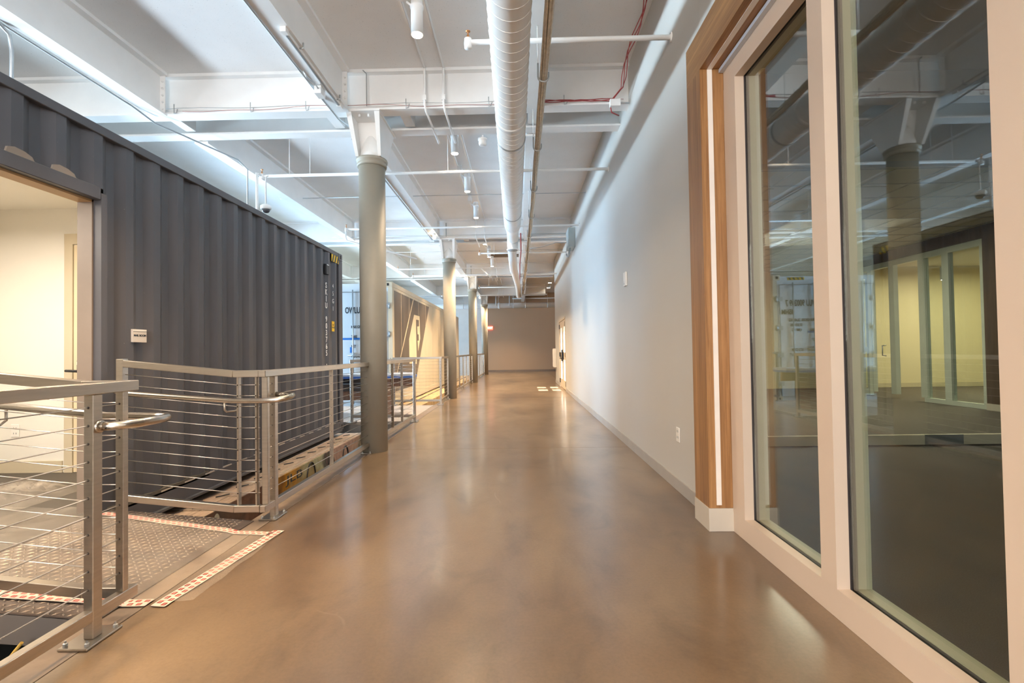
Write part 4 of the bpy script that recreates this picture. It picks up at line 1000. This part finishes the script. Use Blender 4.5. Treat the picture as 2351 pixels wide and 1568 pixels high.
# dome camera
dm = thing('dome_camera', 'white dome security camera on a pole above the charcoal container', 'camera', (-3.6, 6.85, 3.3))
cx_, cy_ = -3.62, 6.9
MB().tube([(cx_, cy_, 3.34), (cx_, cy_, 3.74), (cx_ + 0.04, cy_, 3.76)], 0.010, 6).build('pole', WHITE, dm)
MB().lathe((cx_, cy_, 3.27), [(0.06, 0.0), (0.075, 0.01), (0.075, 0.05), (0.05, 0.07), (0.02, 0.08)], 20).build('housing', WHITE, dm)
MB().lathe((cx_, cy_, 3.27), [(0.01, -0.05), (0.035, -0.042), (0.052, -0.02), (0.056, 0.0)], 18).build('dome', M('smoked_dome', (0.08, 0.08, 0.09), 0.1), dm)

# ================================================================== RIGHT WALL FITTINGS
eb = thing('electrical_box', 'grey electrical box high on the right wall', 'box', (1.2, 11.45, 3.6))
MB().box(1.15, 1.309, 11.2, 11.72, 3.57, 4.02).build('cabinet', M('box_grey', (0.33, 0.38, 0.38), 0.45), eb, 0.006)
MB().box(1.146, 1.153, 11.22, 11.70, 3.59, 4.0).build('cover', M('box_grey_cover', (0.40, 0.45, 0.45), 0.4), eb)
for dy in (0.1, 0.35):
    MB().tube([(1.2, 11.25 + dy, 3.57), (1.19, 11.25 + dy, 3.45), (1.15, 11.35, 3.36), (1.12, 11.4, 3.40), (1.13, 11.45, 3.45)], 0.014, 6).build('flex_cable', GREYP, eb)
MB().tube([(1.15, 11.6, 3.75), (0.9, 11.8, 3.80), (0.55, 11.9, 3.72), (0.25, 11.95, 3.70)], 0.010, 5).build('feed_cable', GREYP, eb)
al = thing('alarm_strobe', 'small cream alarm device high on the right wall', 'alarm', (1.31, 5.96, 2.05))
MB().box(1.285, 1.309, 5.90, 6.02, 1.96, 2.13).build('backplate', OUTL, al, 0.004)
MB().lathe((1.283, 5.96, 2.0), [(0.022, -0.004), (0.022, 0.004)], 12, 'x').build('lens', LETW, al)
oo = thing('wall_outlet', 'white outlet plate low on the right wall by the wood portal', 'outlet', (1.31, 4.1, 0.47))
MB().box(1.302, 1.309, 4.06, 4.14, 0.41, 0.53).build('plate', OUTL, oo, 0.002)
b = MB()
for z in (0.45, 0.50): b.box(1.300, 1.302, 4.085, 4.09, z - 0.01, z + 0.01).box(1.300, 1.302, 4.11, 4.115, z - 0.01, z + 0.01)
b.build('socket_slots', GREYP, oo, kind='stuff')
# double door
d2_ = sempty('door_2', (1.31, 15.15, 0))
DM = M('door_paint_beige', (0.55, 0.46, 0.35), 0.45, var=0.02)
for (ya, yb) in ((14.12, 15.14), (15.16, 16.14)):
    lf = MB().box(1.32, 1.36, ya, yb, 0.012, 0.28).box(1.32, 1.36, ya, yb, 1.90, 2.10).box(1.32, 1.36, ya, ya + 0.2, 0.28, 1.90).box(1.32, 1.36, yb - 0.3, yb, 0.28, 1.90).box(1.32, 1.36, ya, yb, 0.90, 1.12).build('door_leaf', DM, d2_)
    MB().box(1.3205, 1.3265, ya + 0.2, yb - 0.3, 0.28, 0.90).build('pane', FROST, lf)
    MB().box(1.3205, 1.3265, ya + 0.2, yb - 0.3, 1.12, 1.90).build('pane', FROST, lf)
for y in (14.14, 16.12):
    for z in (0.2, 1.05, 1.95): MB().box(1.295, 1.319, y - 0.05, y + 0.05, z - 0.07, z + 0.07).build('hinge', BLACK, d2_)
MB().box(1.28, 1.319, 15.05, 15.2, 0.85, 1.2).build('lock_body', BLACK, d2_)
MB().tube([(1.28, 15.1, 0.93), (1.25, 15.1, 0.93), (1.25, 15.35, 0.93)], 0.015, 6).build('lever_handle', BLACK, d2_)
MB().box(1.30, 1.50, 14.05, 14.115, 0, 2.13).box(1.30, 1.50, 16.145, 16.2, 0, 2.13).box(1.30, 1.50, 14.05, 16.2, 2.105, 2.16).build('door_frame', DM, d2_)
wb = thing('wall_cabinet', 'shallow pale cabinet on the right wall past the double doors', 'cabinet', (1.28, 17.9, 0.57))
MB().box(1.20, 1.309, 17.6, 18.0, 0.57, 1.25).build('body', OUTL, wb, 0.01)
MB().box(1.192, 1.20, 17.62, 17.98, 0.6, 1.22).build('door', OUTL, wb)
ex = thing('exit_sign', 'red lit exit sign on the far wall', 'sign', (-1.72, 27.97, 2.5))
MB().box(-1.86, -1.56, 27.94, 27.99, 2.42, 2.62).build('sign_box', EM('exit_face', (0.9, 0.12, 0.07), 1.6), ex)
text('sign_text', 'EXIT', (-1.71, 27.938, 2.52), ROT_NY, 0.15, EM('exit_letters', (1.0, 0.75, 0.6), 3.0), ex)

# ================================================================== PORTAL AND STOREFRONT
pt = thing('wood_portal', 'walnut portal with white reveal strips framing the storefront glass', 'portal', (1.3, 3.3, 0))
MB().box(1.213, 1.52, 3.205, 3.452, 0.15, 3.03).build('jamb_panel', WOODV, pt)
MB().prism([(-3.0, 3.03), (3.205, 3.03), (3.452, 3.03), (3.452, 3.294), (-3.0, 3.294)], 'x', 1.213, 1.52).build('header_panel', WOODH, pt)
MB().box(1.260, 1.292, 3.200, 3.2048, 0.17, 3.029).build('reveal_strip', STRIP, pt)
MB().box(1.260, 1.292, -3.0, 3.203, 3.0255, 3.0298).build('reveal_strip', STRIP, pt)
MB().box(1.208, 1.525, 3.199, 3.457, 0.001, 0.149).build('plinth_block', TRIMB, pt)
GXf = 1.366
sf = sempty('window_1', (GXf, 0, 0))
def fr2(name, mt, *b_): return MB().box(*b_).build(name, mt, sf)
ZH0, ZH1 = 2.885, 3.025
fr2('frame_sill', FRAME, GXf, GXf + 0.055, -3.0, 3.2, 0.001, 0.13)
fr2('frame_head', FRAME, GXf, GXf + 0.055, -3.0, 3.2, ZH0, ZH1)
MUL = [(3.035, 3.199), (2.165, 2.275), (1.30, 1.413), (0.42, 0.53), (-0.46, -0.35), (-1.4, -1.29), (-3.0, -2.9)]
for a, b_ in MUL:
    fr2('mullion', FRAME, GXf - 0.002, GXf + 0.055, a, b_, 0.13, ZH0)
    fr2('inner_mullion', FRAMEG, GXf + 0.085, GXf + 0.15, a, b_, 0.13, ZH0)
fr2('inner_sill', FRAMEG, GXf + 0.085, GXf + 0.15, -3.0, 3.2, 0.001, 0.13)
fr2('inner_head', FRAMEG, GXf + 0.085, GXf + 0.15, -3.0, 3.2, ZH0, ZH1)
fr2('gasket', GASK, GXf + 0.055, GXf + 0.085, -3.0, 3.2, 0.02, 0.126)
fr2('gasket', GASK, GXf + 0.055, GXf + 0.085, -3.0, 3.2, ZH0 + 0.004, ZH1)
for a, b_ in MUL:
    fr2('gasket', GASK, GXf + 0.055, GXf + 0.085, a + 0.004, b_ - 0.004, 0.126, ZH0 + 0.004)
ys_ = [(MUL[i + 1][1], MUL[i][0]) for i in range(len(MUL) - 1)]
for a, b_ in ys_:
    fr2('pane', GLASS, GXf + 0.062, GXf + 0.068, a + 0.004, b_ - 0.004, 0.126, ZH0 + 0.004)
    MB().box(GXf + 0.069, GXf + 0.080, a + 0.004, a + 0.016, 0.13, ZH0).box(GXf + 0.069, GXf + 0.080, b_ - 0.016, b_ - 0.004, 0.13, ZH0).build('glass_spacer', SPACER, sf)
fr2('frame_lip', M('frame_blue_film', (0.55, 0.60, 0.68), 0.4), GXf - 0.03, GXf - 0.001, -3.0, 3.2, 3.0, 3.024)

# inside: front room, partition, second room and second storefront
fs_ = sempty('floor_shop')
MB().box(1.515, 8.5, YB, 5.86, -0.1, 0.0).build('floor_concrete', CARPET, fs_)
MB().box(1.515, 8.6, 5.865, 14.0, -0.1, 0.0).build('floor_carpet', CARPET2, fs_)
MB().box(8.605, 15.0, YB, 14.0, -0.1, 0.0).build('floor_carpet', CARPET2, fs_)
wallbox('wall_shop_far', RMW, 1.502, 8.6, 14.0, 14.1, -0.1, ZC)
wallbox('wall_shop_end', RMW, 8.6, 15.2, 14.0, 14.1, -0.1, ZC)
wallbox('wall_shop_right', RMW, 13.6, 13.8, YB, 14.0, -0.1, ZC)
wallbox('wall_shop_side', M('shop_dark_wall', (0.20, 0.17, 0.14), 0.6), 8.40, 8.6, YB, 8.66, -0.1, 3.9)
wallbox('wall_shop_inside', M('shop_grey_wall', (0.34, 0.31, 0.27), 0.6), 1.502, 1.56, 3.46, 14.0, 0, ZC)
cs = sempty('ceiling_shop')
MB().box(1.502, 13.8, YB, 14.1, ZC, ZC + 0.1).build('ceiling_slab', M('shop_ceiling', (0.45, 0.41, 0.36), 0.8), cs)
tile = None
for i in range(11):
    for j in range(13):
        x = 1.60 + i * 0.61; y = 5.95 + j * 0.61
        if tile is None:
            tile = MB().box(0, 0.585, 0, 0.585, 0, 0.02).build('ceiling_tile', ACT, cs); tile.location = (x, y, 3.345); base_tile = tile
        else:
            q = base_tile.copy(); COL.objects.link(q); q.parent = cs; q.location = (x, y, 3.345)
b = MB()
for i in range(12): b.box(1.60 + i * 0.61 - 0.025, 1.60 + i * 0.61, 5.92, 13.95, 3.335, 3.345)
for j in range(14): b.box(1.57, 8.35, 5.95 + j * 0.61 - 0.025, 5.95 + j * 0.61, 3.334, 3.344)
b.build('ceiling_grid', TGRID, cs)
MB().box(8.62, 13.5, 8.0, 13.95, 3.40, 3.45).build('ceiling_tile_field', ACT, cs)

gp = sempty('window_11', (3, 5.93, 0))
MB().box(1.6, 8.38, 5.90, 5.96, 0.001, 0.115).build('base_rail', M('rail_beige', (0.85, 0.77, 0.60), 0.4), gp)
for x0, x1 in ((3.70, 3.93), (4.80, 5.25)):
    MB().box(x0, x1, 5.895, 5.9, 0.003, 0.118).build('patch_fitting', GREYP, gp)
xs_ = [1.6, 2.95, 4.10, 5.42, 6.9, 8.38]
for a, b_ in zip(xs_[:-1], xs_[1:]):
    MB().box(a + 0.004, b_ - 0.004, 5.925, 5.935, 0.115, 3.33).build('pane', GLASS2, gp)
MB().box(1.6, 8.38, 5.89, 5.97, 3.33, 3.40).build('head_rail', GREYP, gp)
wallbox('wall_shop_bulkhead', M('bulkhead_paint', (0.38, 0.34, 0.29), 0.6), 1.6, 8.38, 5.90, 5.96, 3.40, ZC)
pd = thing('pendant_rod', 'thin chrome rod hanging behind the storefront glass', 'rod', (4.08, 5.7, 2.05))
MB().tube([(4.0, 5.8, 2.06), (4.0, 5.8, ZC)], 0.005, 6).build('rod', GALV, pd)
MB().lathe((4.0, 5.8, 2.04), [(0.005, -0.012), (0.014, 0), (0.005, 0.014)], 10).build('tip', GALV, pd)
fb = thing('floor_box', 'small grey block standing on the carpet inside the shop', 'box', (4.9, 9.8, 0))
MB().box(4.72, 4.86, 7.65, 7.75, 0.001, 0.22).build('body', GREYP, fb, 0.006)

s2 = sempty('window_12', (8.4, 10.5, 0))
SX = 8.40
def s2b(n, mt, *b_): return MB().box(*b_).build(n, mt, s2)
s2b('frame_head', FRAME2, SX, SX + 0.1, 8.9, 13.3, 2.98, 3.10)
s2b('frame_sill', FRAME2, SX, SX + 0.1, 8.9, 10.3, 0.001, 0.09)
for a, b_ in ((8.9, 9.0), (9.65, 9.8), (10.22, 10.38), (11.05, 11.2), (11.75, 11.88), (13.2, 13.3)):
    s2b('mullion', FRAME2, SX, SX + 0.1, a, b_, 0.09, 2.98)
for a, b_ in ((9.0, 9.65), (9.8, 10.22), (11.88, 13.2)):
    s2b('pane', GLASS2, SX + 0.045, SX + 0.052, a, b_, 0.09, 2.98)
s2b('frame_sill', FRAME2, SX, SX + 0.1, 11.88, 13.2, 0.001, 0.09)
s2b('wood_header', DWOOD, SX - 0.04, SX + 0.12, 8.66, 13.6, 3.10, 3.33)
s2b('wood_jamb', DWOOD, SX - 0.04, SX + 0.12, 7.6, 8.9, 0.12, 3.10)
s2b('plinth_block', TRIMB, SX - 0.05, SX + 0.12, 7.6, 8.9, 0.001, 0.12)
s2b('wood_jamb', DWOOD, SX - 0.04, SX + 0.12, 13.3, 13.95, 0.001, 3.10)
dd = sempty('door_3', (8.4, 11.8, 0))
def sd_(n, *b_): return MB().box(*b_).build(n, FRAME2, dd)
lf = MB().bar((8.36, 11.80, 0.09), (7.75, 12.45, 0.09), 0.05, 0.16).bar((8.36, 11.80, 2.86), (7.75, 12.45, 2.86), 0.05, 0.14).bar((8.36, 11.80, 1.1), (7.75, 12.45, 1.1), 0.05, 0.12).box(8.32, 8.40, 11.76, 11.84, 0.02, 2.93).box(7.71, 7.79, 12.41, 12.49, 0.02, 2.93).build('door_leaf', FRAME2, dd)
MB().bar((8.36, 11.80, 0.63), (7.75, 12.45, 0.63), 0.008, 0.8).bar((8.36, 11.80, 1.98), (7.75, 12.45, 1.98), 0.008, 1.6).build('pane', GLASS2, dd)
MB().tube([(8.34, 11.25, 0.95), (8.26, 11.25, 0.96), (8.26, 11.25, 1.18), (8.34, 11.25, 1.19)], 0.013, 8).build('pull_handle', GALV, dd)
sdl = thing('downlight', 'white cylinder downlight in the lit room behind the far storefront', 'light', (9.3, 10.6, 2.6))
MB().lathe((9.3, 10.75, 2.60), [(0.09, 0.0), (0.095, 0.01), (0.095, 0.28), (0.08, 0.285)], 20).build('lamp_housing', WHITE, sdl)
MB().lathe((9.3, 10.75, 2.596), [(0.08, 0), (0.08, 0.008)], 20).build('lamp_lens', LENS, sdl)
MB().tube([(9.3, 10.75, 2.88), (9.3, 10.75, 3.4)], 0.01, 6).build('stem', WHITE, sdl)
o3 = thing('wall_outlet', 'pale outlet on the cream wall seen through the far storefront', 'outlet', (13.59, 13, 0.5))
MB().box(13.585, 13.598, 16, 16.1, 0.5, 0.6) 
MB().box(12.2, 12.3, 13.985, 13.998, 0.45, 0.60).build('plate', OUTL, o3)
struct(MB().box(8.62, 13.6, 13.98, 13.999, 0.001, 0.12).build('baseboard_shop', M('shop_base', (0.55, 0.48, 0.32), 0.5)))
